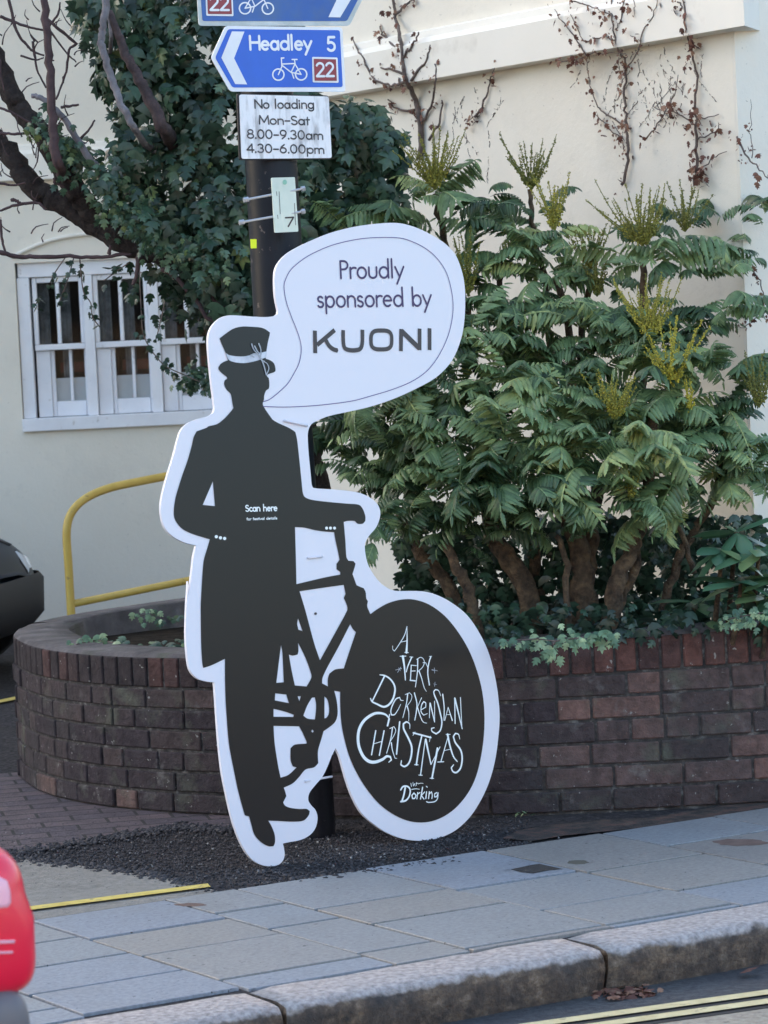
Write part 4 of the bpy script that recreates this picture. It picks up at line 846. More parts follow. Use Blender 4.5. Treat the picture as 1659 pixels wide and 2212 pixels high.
for pts, a in [([(-20, 1085), (60, 1105), (150, 1110), (300, 1108), (420, 1112), (520, 1100), (570, 1100)], .009), ([(470, 1100), (478, 1060)], .008), ([(48, 862), (70, 868), (100, 880), (160, 876), (200, 905)], .007), ([(100, 880), (40, 895), (0, 912)], .006),
    ([(38, 0), (70, 130), (115, 195), (150, 225), (190, 240)], .006), ([(0, 70), (60, 95), (130, 118), (190, 130)], .006), ([(205, 85), (260, 130), (330, 190), (300, 215), (285, 310), (262, 380), (243, 430)], .006), ([(210, 115), (250, 60), (260, 10)], .005), ([(215, 130), (285, 225), (330, 270)], .004),
    ([(262, 462), (300, 458), (340, 452)], .006), ([(345, 600), (380, 565), (410, 520)], .005), ([(-10, 575), (50, 578), (110, 575), (150, 555)], .006), ([(-10, 465), (60, 490), (130, 530), (200, 555)], .005), ([(140, 180), (150, 240), (160, 300), (200, 380)], .005),
    ([(90, 240), (150, 258), (190, 250)], .004), ([(150, 180), (130, 150)], .003), ([(0, 255), (5, 330), (20, 400)], .004), ([(-10, 790), (60, 800), (110, 790)], .005), ([(235, 770), (235, 790), (260, 800), (300, 830)], .006), ([(0, 950), (10, 1040), (25, 1100)], .006), ([(165, 640), (160, 700), (140, 740)], .003),
    ([(210, 260), (235, 262)], .004), ([(700, 1160), (770, 1210), (850, 1300), (900, 1380), (990, 1395)], .010), ([(860, 1240), (930, 1300), (1010, 1340)], .008), ([(600, 1100), (590, 1180), (575, 1230)], .010)]:
    tw = MB(); limb(R1(pts), a, a*.6, None, DT-.15, mbx=tw, jit=.15); tw.build('twig', MT['bark_red'], tree, True)
for k in range(46):
    x, y = random.uniform(0, 330), random.uniform(0, 1080); an = random.uniform(-2.6, -.5); L_ = random.uniform(30, 110)
    tw = MB(); limb(R1([(x, y), (x+L_*.5*math.cos(an)+random.uniform(-9, 9), y+L_*.5*math.sin(an)), (x+L_*math.cos(an+.3), y+L_*math.sin(an+.3))]), .0028, .0012, None, DT-.2+random.uniform(-.15, .2), mbx=tw, jit=.1, sub=2); tw.build('twig', MT['bark_red'], tree, True)
# ivy on the tree
blobs = [(250, 40, 85, 100), (350, -20, 140, 90), (400, 80, 140, 130), (300, 150, 95, 80), (350, 230, 115, 80), (470, 250, 120, 130), (560, 120, 110, 130), (600, 250, 90, 100), (420, 380, 110, 90), (520, 420, 120, 100), (300, 330, 60, 60), (620, 380, 80, 110),
    (690, 300, 90, 85), (770, 275, 85, 70), (840, 320, 48, 50), (740, 380, 105, 85), (815, 400, 60, 55), (700, 460, 75, 55), (440, 500, 110, 65), (540, 540, 110, 70), (590, 600, 70, 55), (350, 470, 80, 40), (290, 420, 45, 35), (470, 590, 70, 35), (245, 390, 35, 30), (160, 320, 28, 24), (520, 645, 60, 35), (205, 10, 50, 45), (640, 520, 60, 60)]
Tv, vl = blob_leaves([(x, y, a, b, DT-.05+.25*(x > 640)+random.uniform(-.05, .1), .26) for x, y, a, b in blobs], 560, .061)
iv = empty('tree_ivy', at(480, 300, DT), 'dense dark green ivy smothering the limbs of the bare tree', 'ivy')
v, f, a = batch(ivy_v, ivy_f, Tv, vl); obj('foliage', v, f, MT['ivy'], iv, attr={'v': a})
Tv = []; vl = []                       # small pale-green leaves along the limb
for k in range(520):
    t = random.random(); i = int(t*8); src = [(200, 560), (280, 660), (380, 720), (480, 860), (560, 930), (640, 1010), (800, 1080), (950, 1120), (1040, 1180)]
    x = src[i][0]+random.gauss(0, 55); y = src[i][1]+random.gauss(0, 45)
    Tv.append(ivy_T(at(x*.5, y*.5, DT-.32+random.uniform(0, .2)), -fw+RNG.normal(size=3)*.6, random.uniform(.022, .042))); vl.append(random.uniform(.5, 1))
v, f, a = batch(ivy_v, ivy_f, np.array(Tv), np.array(vl)); obj('young_leaves', v, f, MT['ivy'], iv, attr={'v': a})
tr = MB(); Tv = []; vl = []
R3 = lambda L_: [(x*.4, (800+y*.6028)/1.507) for x, y in L_]
for pts in [[(430, 60), (440, 180), (455, 260), (490, 310), (500, 385), (540, 440)], [(750, 60), (760, 300), (772, 470), (815, 560), (880, 640), (935, 672), (1000, 700), (1080, 735)], [(700, 90), (640, 130), (560, 190)], [(870, 400), (890, 300), (850, 480)], [(355, 60), (300, 140), (270, 200)], [(400, 60), (360, 200), (310, 330)], [(180, 330), (215, 290)]]:
    P = cr([at(x, y, DT-.1) for x, y in R3(pts)], 4); tr.tube(P, .0022, 5)
    for p in P[1:]:
        for _ in range(2):
            if random.random() < .55: Tv.append(ivy_T(p+RNG.normal(size=3)*.012, -fw+RNG.normal(size=3)*.7, random.uniform(.018, .036))); vl.append(random.uniform(0, .5))
for k in range(110):
    x, y = random.gauss(1060, 45), random.gauss(710, 45); x2, y2 = R3([(x, y)])[0]; Tv.append(ivy_T(at(x2, y2, DT-.1+random.uniform(0, .2)), -fw+RNG.normal(size=3)*.7, random.uniform(.02, .035))); vl.append(random.uniform(.3, 1))
for k in range(120):
    x, y = R1([(random.gauss(800, 120), random.gauss(1190, 45))])[0]; Tv.append(ivy_T(at(x, y, DT+random.uniform(0, .2)), -fw+RNG.normal(size=3)*.7, random.uniform(.035, .06))); vl.append(random.uniform(0, .5))
for k in range(200):
    x, y = R1([(random.gauss(930, 90), random.gauss(1290, 60))])[0]; Tv.append(ivy_T(at(x, y, DT+random.uniform(0, .2)), -fw+RNG.normal(size=3)*.7, random.uniform(.03, .06))); vl.append(random.uniform(0, .5))
tr.build('trailing_stems', MT['vine'], iv, True)
v, f, a = batch(ivy_v, ivy_f, np.array(Tv), np.array(vl)); obj('trailing_leaves', v, f, MT['ivy'], iv, attr={'v': a})
# ------------------------------------------------------------------ mahonia
def leaflet():
    L_, w = 1., .135
    sd_ = [(.05, .45), (.16, .75), (.24, 1.15), (.32, .85), (.42, 1.12), (.50, .8), (.60, 1.0), (.68, .62), (.78, .72), (.85, .36)]
    vs = [(0, 0, 0)]+[(x, y*w, -.12*y-.34*x*x) for x, y in sd_]+[(1, 0, -.37)]+[(x, -y*w, -.12*y-.34*x*x) for x, y in sd_[::-1]]
    mid = [(.24, 0, .01), (.5, 0, -.06), (.75, 0, -.17)]; n = len(vs); vs += mid; fs = []
    def near(i): x = vs[i][0]; return n+(0 if x < .37 else 1 if x < .63 else 2)
    for i in range(n):
        j = (i+1) % n; a, b = near(i), near(j); fs.append((i, j, a))
        if a != b: fs.append((a, j, b))
    return np.array(vs), np.array(fs)
lf_v, lf_f = leaflet()
def frond(droop, n=8, L_=1.0, up=.1):
    vs, fs, dv = [], [], []; p = np.zeros(3); ang = up; k = 0
    step = L_/(n+1); pts = []
    for i in range(n+2):
        pts.append((p.copy(), ang)); p = p+np.array([math.cos(ang), 0, math.sin(ang)])*step; ang -= droop/(n+1)
    for i in range(1, n+2):
        p, ang = pts[i]; t = i/(n+1)
        d = np.array([math.cos(ang), 0, math.sin(ang)]); up_ = np.array([-math.sin(ang), 0, math.cos(ang)]); y = np.array([0, 1., 0])
        sz = (.22+.14*math.sin(math.pi*min(1, t*1.05)))*L_*(.85 if t < .2 else 1)
        for sg in ((0,) if i == n+1 else (-1, 1)):
            if sg == 0: ax, ay, az = d, y, up_
            else:
                sw = random.uniform(.15, .3); ax = d*math.sin(sw+.25)+y*sg*math.cos(sw+.25)*.95-up_*random.uniform(.2, .5); ax /= np.linalg.norm(ax); ay = np.cross(up_, ax); ay /= np.linalg.norm(ay); az = np.cross(ax, ay)
            m = np.stack([ax, ay, az], 1)*sz*random.uniform(.8, 1.15); vs.append(lf_v@m.T+p); fs.append(lf_f+k); k += len(lf_v); dv.append(np.full(len(lf_v), random.gauss(0, .09)+(.35 if random.random() < .03 else 0)))
    for i in range(n+1):               # rachis
        a, b = pts[i][0], pts[i+1][0]; w = .009*L_; q = np.array([a+[0, w, 0], a-[0, w, 0], b-[0, w, 0], b+[0, w, 0]]); vs.append(q); fs.append(np.array([(0, 1, 2), (0, 2, 3)])+k); k += 4; dv.append(np.full(4, .3))
    return np.concatenate(vs), np.concatenate(fs), np.concatenate(dv)
FR = [frond(d, n, 1., u) for d, n, u in ((1.5, 11, .45), (.6, 10, .0), (1.2, 8, .4), (.95, 12, .3), (1.3, 10, .35), (1.0, 11, .2), (1.7, 10, .5), (.8, 10, .1), (1.4, 9, .3), (1.1, 9, .25))]
# rosettes: (x, y, frond length m, number, depth, tint)
ros = []
def R(x, y, l, n, dep, t, e0=.0, e1=1.2): ros.append((x, y, l, n, dep, t, e0, e1))
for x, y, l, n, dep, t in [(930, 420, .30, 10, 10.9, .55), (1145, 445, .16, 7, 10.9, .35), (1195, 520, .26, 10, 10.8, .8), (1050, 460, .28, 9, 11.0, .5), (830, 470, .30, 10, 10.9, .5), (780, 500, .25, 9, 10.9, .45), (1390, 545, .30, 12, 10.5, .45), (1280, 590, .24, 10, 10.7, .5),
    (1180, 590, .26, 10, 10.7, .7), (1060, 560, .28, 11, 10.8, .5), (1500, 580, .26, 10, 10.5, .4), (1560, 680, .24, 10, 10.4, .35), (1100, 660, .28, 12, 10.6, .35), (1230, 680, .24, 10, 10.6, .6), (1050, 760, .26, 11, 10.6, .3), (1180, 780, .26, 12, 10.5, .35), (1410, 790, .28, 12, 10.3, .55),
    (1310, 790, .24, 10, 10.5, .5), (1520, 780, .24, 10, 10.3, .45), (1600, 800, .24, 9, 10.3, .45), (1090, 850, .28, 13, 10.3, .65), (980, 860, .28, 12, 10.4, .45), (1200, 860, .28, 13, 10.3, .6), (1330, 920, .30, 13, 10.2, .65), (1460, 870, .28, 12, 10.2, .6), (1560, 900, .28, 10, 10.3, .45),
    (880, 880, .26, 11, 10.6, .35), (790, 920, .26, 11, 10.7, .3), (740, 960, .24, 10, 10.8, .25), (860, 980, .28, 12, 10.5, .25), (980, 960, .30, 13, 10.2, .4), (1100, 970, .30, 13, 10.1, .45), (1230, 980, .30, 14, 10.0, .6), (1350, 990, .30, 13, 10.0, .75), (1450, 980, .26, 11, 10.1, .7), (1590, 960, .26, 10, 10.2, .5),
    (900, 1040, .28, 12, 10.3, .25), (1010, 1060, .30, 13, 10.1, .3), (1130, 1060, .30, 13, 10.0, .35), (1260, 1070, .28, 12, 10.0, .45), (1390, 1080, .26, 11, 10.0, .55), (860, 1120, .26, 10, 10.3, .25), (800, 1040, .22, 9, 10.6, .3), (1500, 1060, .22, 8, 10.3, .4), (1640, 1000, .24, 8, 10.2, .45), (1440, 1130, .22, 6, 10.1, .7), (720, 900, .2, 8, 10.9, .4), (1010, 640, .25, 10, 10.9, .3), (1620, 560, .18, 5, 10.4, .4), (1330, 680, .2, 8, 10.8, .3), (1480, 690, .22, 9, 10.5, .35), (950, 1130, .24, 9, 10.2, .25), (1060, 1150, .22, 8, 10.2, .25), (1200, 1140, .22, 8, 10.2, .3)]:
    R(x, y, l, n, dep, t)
for _ in range(84):
    x, y = random.uniform(760, 1640), random.uniform(440, 1120)
    if y < 640 and (x < 860 or random.random() < .45 or 1240 < x < 1350): continue
    if x > 1440 and y > 640 and random.random() < .6: continue
    R(x, y, random.uniform(.18, .26), random.choice([7, 8, 9, 10]), 10.0+max(0, (1100-y))*.0011+random.uniform(0, .35), random.uniform(.2, .65))
mah = empty('mahonia_shrub', at(1280, 1360, 10.4)*[1, 1, 0]+[0, 0, .47], 'large mahonia shrub with spiny pinnate leaves and upright yellow flower spikes in the brick planter', 'shrub')
parts = {i: ([], []) for i in range(len(FR))}
for (x, y, l, n, dep, t, e0, e1) in ros:
    c = at(x, y, dep); a0 = random.random()*6.3; hi = y < 720; n = n-3 if hi else n-1
    for k in range(n):
        az = a0+k*2.39996+random.uniform(-.2, .2); el = random.uniform(-.3, .8) if hi else random.uniform(-.6, 1.1) if k > 1 else random.uniform(.6, 1.3)
        if math.cos(az)*fw[0]+math.sin(az)*fw[1] > .55 and random.random() < .5: az += math.pi
        m = rotm(az, 0, 0)@np.array([[math.cos(el*.8), 0, -math.sin(el*.8)], [0, 1, 0], [math.sin(el*.8), 0, math.cos(el*.8)]]); 
        rr = random.gauss(0, .4); m = m@np.array([[1, 0, 0], [0, math.cos(rr), -math.sin(rr)], [0, math.sin(rr), math.cos(rr)]])
        i = random.randrange(len(FR)); s = .88*l*random.choice([.5, .7, .8, .9, 1.])*random.uniform(.85, 1.05)
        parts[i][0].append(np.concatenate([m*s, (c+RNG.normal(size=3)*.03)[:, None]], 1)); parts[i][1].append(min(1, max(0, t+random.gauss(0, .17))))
V_, F_, A_ = [], [], []; k = 0
for i, (Ts, vs) in parts.items():
    v, f, a = batch(FR[i][0], FR[i][1], np.array(Ts), np.array(vs)); V_.append(v); F_.append(f+k); A_.append(np.clip(a+np.tile(FR[i][2], len(Ts)), 0, 1)); k += len(v)
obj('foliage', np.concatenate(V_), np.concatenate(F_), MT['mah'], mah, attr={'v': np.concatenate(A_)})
# stems
sm = MB()
for pts, a, b, dep in [([(1268, 1385), (1262, 1290), (1255, 1200), (1230, 1120), (1200, 980)], .044, .026, 10.3), ([(1240, 1385), (1245, 1300), (1270, 1220), (1280, 1120), (1300, 1000)], .035, .02, 10.35), ([(1315, 1385), (1322, 1310), (1345, 1230), (1375, 1160), (1400, 1060), (1410, 900)], .034, .018, 10.2), ([(1330, 1385), (1340, 1300), (1375, 1220), (1368, 1120)], .018, .013, 10.25),
    ([(1045, 1390), (1020, 1300), (995, 1240), (960, 1180)], .024, .016, 10.2), ([(1150, 1390), (1140, 1270), (1090, 1200), (1055, 1110), (1040, 1000)], .04, .025, 10.35), ([(1030, 1330), (960, 1250), (900, 1190), (860, 1100)], .026, .015, 10.4), ([(1200, 1390), (1160, 1280), (1150, 1180), (1130, 1080)], .026, .02, 10.5),
    ([(1195, 600), (1230, 700), (1235, 820), (1240, 960)], .012, .018, 10.8), ([(1145, 410), (1148, 480), (1175, 600), (1190, 800)], .008, .012, 10.9), ([(1390, 560), (1385, 700), (1390, 880)], .011, .014, 10.6), ([(940, 420), (960, 520), (1000, 640), (1030, 800)], .011, .014, 11.0), ([(1075, 560), (1090, 700), (1100, 860)], .01, .012, 10.9), ([(1275, 590), (1260, 700), (1250, 860)], .01, .012, 10.7),
    ([(1215, 1385), (1225, 1250), (1205, 1150)], .012, .009, 10.15), ([(1420, 1385), (1440, 1290), (1480, 1180), (1540, 1080), (1570, 950)], .018, .012, 10.4), ([(1500, 1240), (1470, 1150), (1420, 1080)], .01, .007, 10.3)]:
    P = [at(x, y if y < 1380 else 1392, dep) for x, y in pts]; P[0][2] = min(P[0][2], .42) if pts[0][1] > 1300 else P[0][2]; P = cr(P, 5)
    sm.tube([p+RNG.normal(size=3)*.004 for p in P], [a+(b-a)*i/(len(P)-1) for i in range(len(P))], 10, jit=.12)
sm.build('stems', MT['bark_brown'], mah, True)
# flower clusters
def cluster(x, y, dep, h, n, t, spread=.8):
    n = int(n*1.15)
    c = at(x, y, dep); m = MB(); Ts = []; vals = []
    for k in range(n):
        az = k*2.4+random.random(); tilt = spread*math.sqrt((k+.5)/n); L_ = 1.35*h*random.uniform(.55, 1.1); cv = random.uniform(-.1, .55); bx, by = random.gauss(0, .12), random.gauss(0, .12); d = np.array([math.cos(az)*math.sin(tilt), math.sin(az)*math.sin(tilt), math.cos(tilt)]); P = []
        for j in range(9):
            q = c+d*L_*j/8+np.array([bx*L_*(j/8)**2, by*L_*(j/8)**2, cv*L_*(j/8)**2*math.sin(tilt)]); P.append(q)
        m.tube(P, [.0028-.0002*j for j in range(9)], 4, v=max(0, t-.3))
        for j in range(int(L_*360)):
            u = random.uniform(.12, 1)*8; i = min(7, int(u)); q = P[i]+(P[i+1]-P[i])*(u-i); s = random.uniform(.0025, .005)*(1.25-.08*u)
            Ts.append(np.concatenate([rotm(random.uniform(0, 6.3), random.uniform(-1, 1), 0)*s, (q+RNG.normal(size=3)*.0042*(1.3-.1*u))[:, None]], 1)); vals.append(min(1, max(0, t+random.gauss(0, .15))))
    v, f, a = batch(ico_v, ico_f, np.array(Ts), np.array(vals)); m.f += [tuple(int(i)+m.n for i in q) for q in f]; m.v.append(v); m.n += len(v); m.a['v'].append(a)
    m.build('flower_cluster', MT['flower'], mah)
for x, y, dep, h, n, t, sp_ in [(940, 410, 10.8, .14, 26, .42, .75), (1148, 410, 10.85, .13, 16, .1, .8), (1198, 500, 10.7, .13, 14, .6, .45), (1388, 530, 10.35, .15, 26, .35, 1.0), (1275, 580, 10.6, .11, 18, .22, .8), (1405, 735, 10.2, .15, 24, .62, .75), (1455, 835, 10.1, .16, 16, .85, .7), (1492, 890, 10.1, .08, 5, .95, .3), (1330, 905, 10.05, .13, 18, .6, .8),
    (1012, 640, 10.7, .15, 14, .3, .4), (1010, 820, 10.6, .16, 14, .3, .35), (1640, 880, 10.1, .13, 12, .15, .5), (1290, 640, 10.6, .10, 12, .15, .7), (1480, 500, 10.4, .12, 10, .15, .8), (1365, 1075, 9.95, .06, 6, .45, .6)]:
    cluster(x, y, dep, h, n, t, sp_)
# understory ivy and ground leaves in the planter (one mass)
Tv = []; vl = []
for k in range(3000):
    x, y = random.uniform(860, 1660), random.uniform(1110, 1385)
    if random.random() < .35 and (1000 < x < 1130 and y < 1200): continue
    dep = random.uniform(9.95, 10.9) if y > 1300 else random.uniform(10.35, 11.1)
    p = at(x, y, dep)
    if p[2] < .46: continue
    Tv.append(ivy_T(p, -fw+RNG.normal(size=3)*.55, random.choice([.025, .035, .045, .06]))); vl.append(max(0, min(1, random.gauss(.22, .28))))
for k in range(60):
    x, y = random.uniform(190, 400), random.choice([random.gauss(1330, 6), random.gauss(1388, 5)]); p = gz(x, y, .52); Tv.append(ivy_T(p, np.array([-.3, -.6, 1])+RNG.normal(size=3)*.4, random.uniform(.02, .045))); vl.append(random.uniform(.3, 1))
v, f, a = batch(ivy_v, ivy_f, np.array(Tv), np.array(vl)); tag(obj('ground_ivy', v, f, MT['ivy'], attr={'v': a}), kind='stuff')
Tv = []; vl = []; TRS = []
def trail(pts, n, s=.03, z0=None):
    P = cr([np.array(p) for p in pts], 5); trs = MB(); trs.tube(P, .0022, 5); TRS.append(trs)
    for k in range(n):
        p = P[random.randrange(len(P))]+RNG.normal(size=3)*.018; p[2] = max(p[2], .3); Tv.append(ivy_T(p, -fw+np.array([0, 0, .6])+RNG.normal(size=3)*.35, random.uniform(.6, 1.3)*s)); vl.append(random.random())
zt = .585
trail([gz(1110, 1383, zt), gz(1160, 1380, zt), gz(1200, 1385, zt+.01), gz(1250, 1378, zt+.02)], 30, .030)
trail([gz(1200, 1385, zt+.01), gz(1195, 1392, zt), at(1192, 1405, 9.82), at(1196, 1428, 9.80)], 9, .032)
trail([gz(1250, 1378, zt), gz(1320, 1375, zt)], 22, .036)
trail([gz(1560, 1340, zt+.03), gz(1610, 1330, zt+.05), gz(1660, 1322, zt+.07)], 42, .028)
trail([gz(165, 1392, .54), gz(205, 1384, .54), gz(250, 1388, .54)], 26, .035)
trail([gz(290, 1330, .54), gz(335, 1328, .54)], 14, .033)
trv = empty('trailing_ivy', gz(1200, 1385, .58), 'pale variegated ivy trailing over the coping of the brick planter', 'ivy')
v, f, a = batch(ivy_v, ivy_f, np.array(Tv), np.array(vl)); obj('leaves', v, f, MT['ivy_pale'], trv, attr={'v': a})
for t_ in TRS: t_.build('stem', MT['vine'], trv, True)
# rhododendron-like shrub at the right edge
LV = np.array([(0, 0, 0), (.25, .13, -.02), (.55, .17, -.05), (.82, .11, -.1), (1, 0, -.16), (.82, -.11, -.1), (.55, -.17, -.05), (.25, -.13, -.02), (.3, 0, .02), (.65, 0, -.01)])
LF = np.array([(0, 1, 8), (1, 2, 9), (1, 9, 8), (2, 3, 9), (3, 4, 9), (4, 5, 9), (5, 6, 9), (6, 7, 9), (7, 8, 9), (7, 0, 8)])
LV[:, 1] *= 1.15
Tv = []; vl = []; stm = MB()
for cx_, cy_, n, l, dep in [(1560, 1185, 9, .17, 9.95), (1640, 1190, 10, .18, 9.9), (1600, 1260, 9, .17, 9.9), (1500, 1300, 7, .16, 10.2), (1440, 1340, 6, .15, 10.2), (1650, 1290, 9, .17, 9.95), (1700, 1240, 8, .18, 9.9), (1590, 1150, 8, .16, 9.95), (1655, 1340, 8, .14, 9.95), (1540, 1340, 6, .14, 10.1)]:
    c = at(cx_, cy_, dep); a0 = random.random()*6; stm.tube([c, c+np.array([.02, .05, -.12]), np.array([c[0]+.05, c[1]+.15, .45])], [.006, .008, .012], 6)
    for k in range(n):
        m = rotm(a0+k*2.4, random.uniform(-.7, .5), random.uniform(-.5, .5))*l*random.uniform(.75, 1.1); Tv.append(np.concatenate([m, c[:, None]], 1)); vl.append(min(1, max(0, random.gauss(.5, .22))))
rh = empty('rhododendron', at(1620, 1350, 9.95)*[1, 1, 0]+[0, 0, .47], 'broad leaved glossy shrub at the right end of the planter', 'shrub')
v, f, a = batch(LV, LF, np.array(Tv), np.array(vl)); obj('foliage', v, f, MT['rhod'], rh, attr={'v': a}); stm.build('stems', MT['bark_brown'], rh, True)
# ------------------------------------------------------------------ dead climber on the wall
Rz = lambda q: ((1150+q[0]*.8137)/1.507, q[1]*.8137/1.507)
def wallp(q, off=.012):
    x, y = Rz(q); p = RW.hit(x, y, off)
    if ZB0-.02 < p[2] < ZB1+.02: p = RW.hit(x, y, off+.06)
    return p
if RW.n@fw > 0: RW.n = -RW.n
VN = [('bare climber stem with dry red leaves beside the ivy covered tree', [[(270, 640), (270, 500), (250, 400), (215, 330), (200, 260), (190, 150), (170, 70), (160, -40)], [(215, 330), (150, 340), (80, 310), (30, 220), (0, 160)], [(270, 500), (310, 430), (330, 330), (330, 255)], [(235, 320), (290, 240), (308, 180)], [(200, 230), (240, 180), (262, 125)], [(200, 290), (110, 270)], [(185, 205), (120, 140), (105, 110)], [(172, 60), (210, 20), (240, 0)], [(262, 440), (190, 440), (140, 400)], [(300, 560), (345, 490), (355, 400)]], .013),
 ('short dry red twig hanging below the string course', [[(490, 470), (525, 400), (550, 320), (565, 272)], [(450, 490), (500, 460)]], .005),
 ('widely branched dead climber in the middle of the cream wall', [[(1080, 745), (1100, 640), (1095, 540), (1085, 440), (1085, 330), (1090, 250), (1050, 170), (1035, 60), (1030, -40)], [(1090, 280), (1140, 200), (1160, 120), (1200, 60), (1225, -20)], [(1080, 500), (1000, 450), (965, 400), (940, 300), (935, 220)], [(935, 220), (870, 130), (805, 30)], [(1050, 160), (980, 150), (920, 170), (870, 50)], [(1080, 545), (1030, 520), (970, 460)], [(820, 245), (900, 235), (960, 210), (1080, 215)], [(1085, -10), (1065, 90), (1045, 120)], [(1085, 600), (1080, 560)], [(870, 0), (960, 30), (1030, 60)]], .006),
 ('dead climber with thick clump of red brown leaves near the wall corner', [[(1370, 740), (1375, 640), (1370, 540), (1370, 430), (1370, 300), (1350, 200), (1330, 120), (1318, -30)], [(1370, 500), (1300, 460), (1195, 422)], [(1180, 550), (1240, 460), (1280, 400), (1302, 300)], [(1380, 560), (1440, 530), (1472, 500)], [(1370, 480), (1462, 460)], [(1370, 700), (1420, 650), (1492, 600)], [(1300, 0), (1320, 40)]], .006),
 ('thin dry runner with few red leaves beside the corner pilaster', [[(1535, 545), (1570, 620), (1620, 670), (1659, 710)], [(1592, 640), (1590, 520), (1592, 400)], [(1120, -10), (1128, 70)]], .004),
 ('curling bare runner above the mahonia at the right edge', [[(1500, 1020), (1560, 1040), (1620, 1110), (1645, 1190)], [(1659, 1250), (1600, 1280), (1560, 1310), (1510, 1290)]], .004)]
for label, paths, rad in VN:
    MS = []; Ts = []; vs = []
    for pi_, pth in enumerate(paths):
        P = cr([wallp(q) for q in pth], 5); r_ = rad if pi_ == 0 else rad*.5; m = MB(); MS.append(m); m.tube([p+RNG.normal(size=3)*.003 for p in P], [r_*(1-.6*i/len(P)) for i in range(len(P))], 6)
        nl = int(len(P)*1.5)
        for _ in range(nl):
            p = P[random.randrange(len(P))]+RNG.normal(size=3)*.014+RW.n*.012; s = random.choice([.008, .010, .013, .018, .03]); Ts.append(ivy_T(p, RW.n+RNG.normal(size=3)*.7, s)); vs.append(random.random())
    if 'clump' in label:
        for _ in range(70):
            q = random.choice([(1360, 480), (1340, 510), (1375, 660), (1370, 700), (1280, 440), (1350, 180)]); p = wallp((q[0]+random.gauss(0, 22), q[1]+random.gauss(0, 25)), .03); Ts.append(ivy_T(p, RW.n+RNG.normal(size=3)*.8, random.uniform(.014, .03))); vs.append(random.random())
    if 'middle' in label:
        for _ in range(40):
            q = random.choice([(1000, 60), (1080, 130), (950, 210), (1060, 260), (880, 240)]); p = wallp((q[0]+random.gauss(0, 25), q[1]+random.gauss(0, 18)), .03); Ts.append(ivy_T(p, RW.n+RNG.normal(size=3)*.8, random.uniform(.014, .028))); vs.append(random.random())
    root = empty('dead_climber', wallp(paths[0][0], 0), label, 'climber', 'dead climbers on the cream wall')
    for m in MS: m.build('stem', MT['vine'], root, True)
    v, f, a = batch(ivy_v, ivy_f, np.array(Ts), np.array(vs)); obj('dry_leaves', v, f, MT['dead'], root, attr={'v': a})
m = MB()
for _ in range(44):                     # clinging roots left on the render, in broken wandering runs
    x, y = (random.gauss(1180, 140), random.uniform(160, 420)) if random.random() < .75 else (random.uniform(380, 640), random.uniform(330, 560))
    an = random.choice([1.2, 1.45, 1.7, 1.9]); 
    for k_ in range(random.randint(8, 22)):
        an += random.gauss(0, .22); an = min(2.3, max(.8, an)); L_ = random.uniform(6, 16); x2, y2 = x-L_*math.cos(an), y+L_*math.sin(an)
        if random.random() < .62 and x2 < 1545:
            p, q = wallp((x, y), .001), wallp((x2, y2), .001); r_ = random.uniform(.0009, .0019); m.tube([p, (p+q)/2+RNG.normal(size=3)*.002, q], [r_, r_, r_*.5], 4)
            if random.random() < .3: m.tube([q, q+RW.u*random.uniform(-.02, .02)-np.array([0, 0, random.uniform(-.012, .012)])], .0007, 4)
        x, y = x2, y2
tag(m.build('clinging_roots', MT['vine'], None), 'scattered dark clinging root marks of a removed creeper on the cream wall', 'creeper roots', kind='stuff')
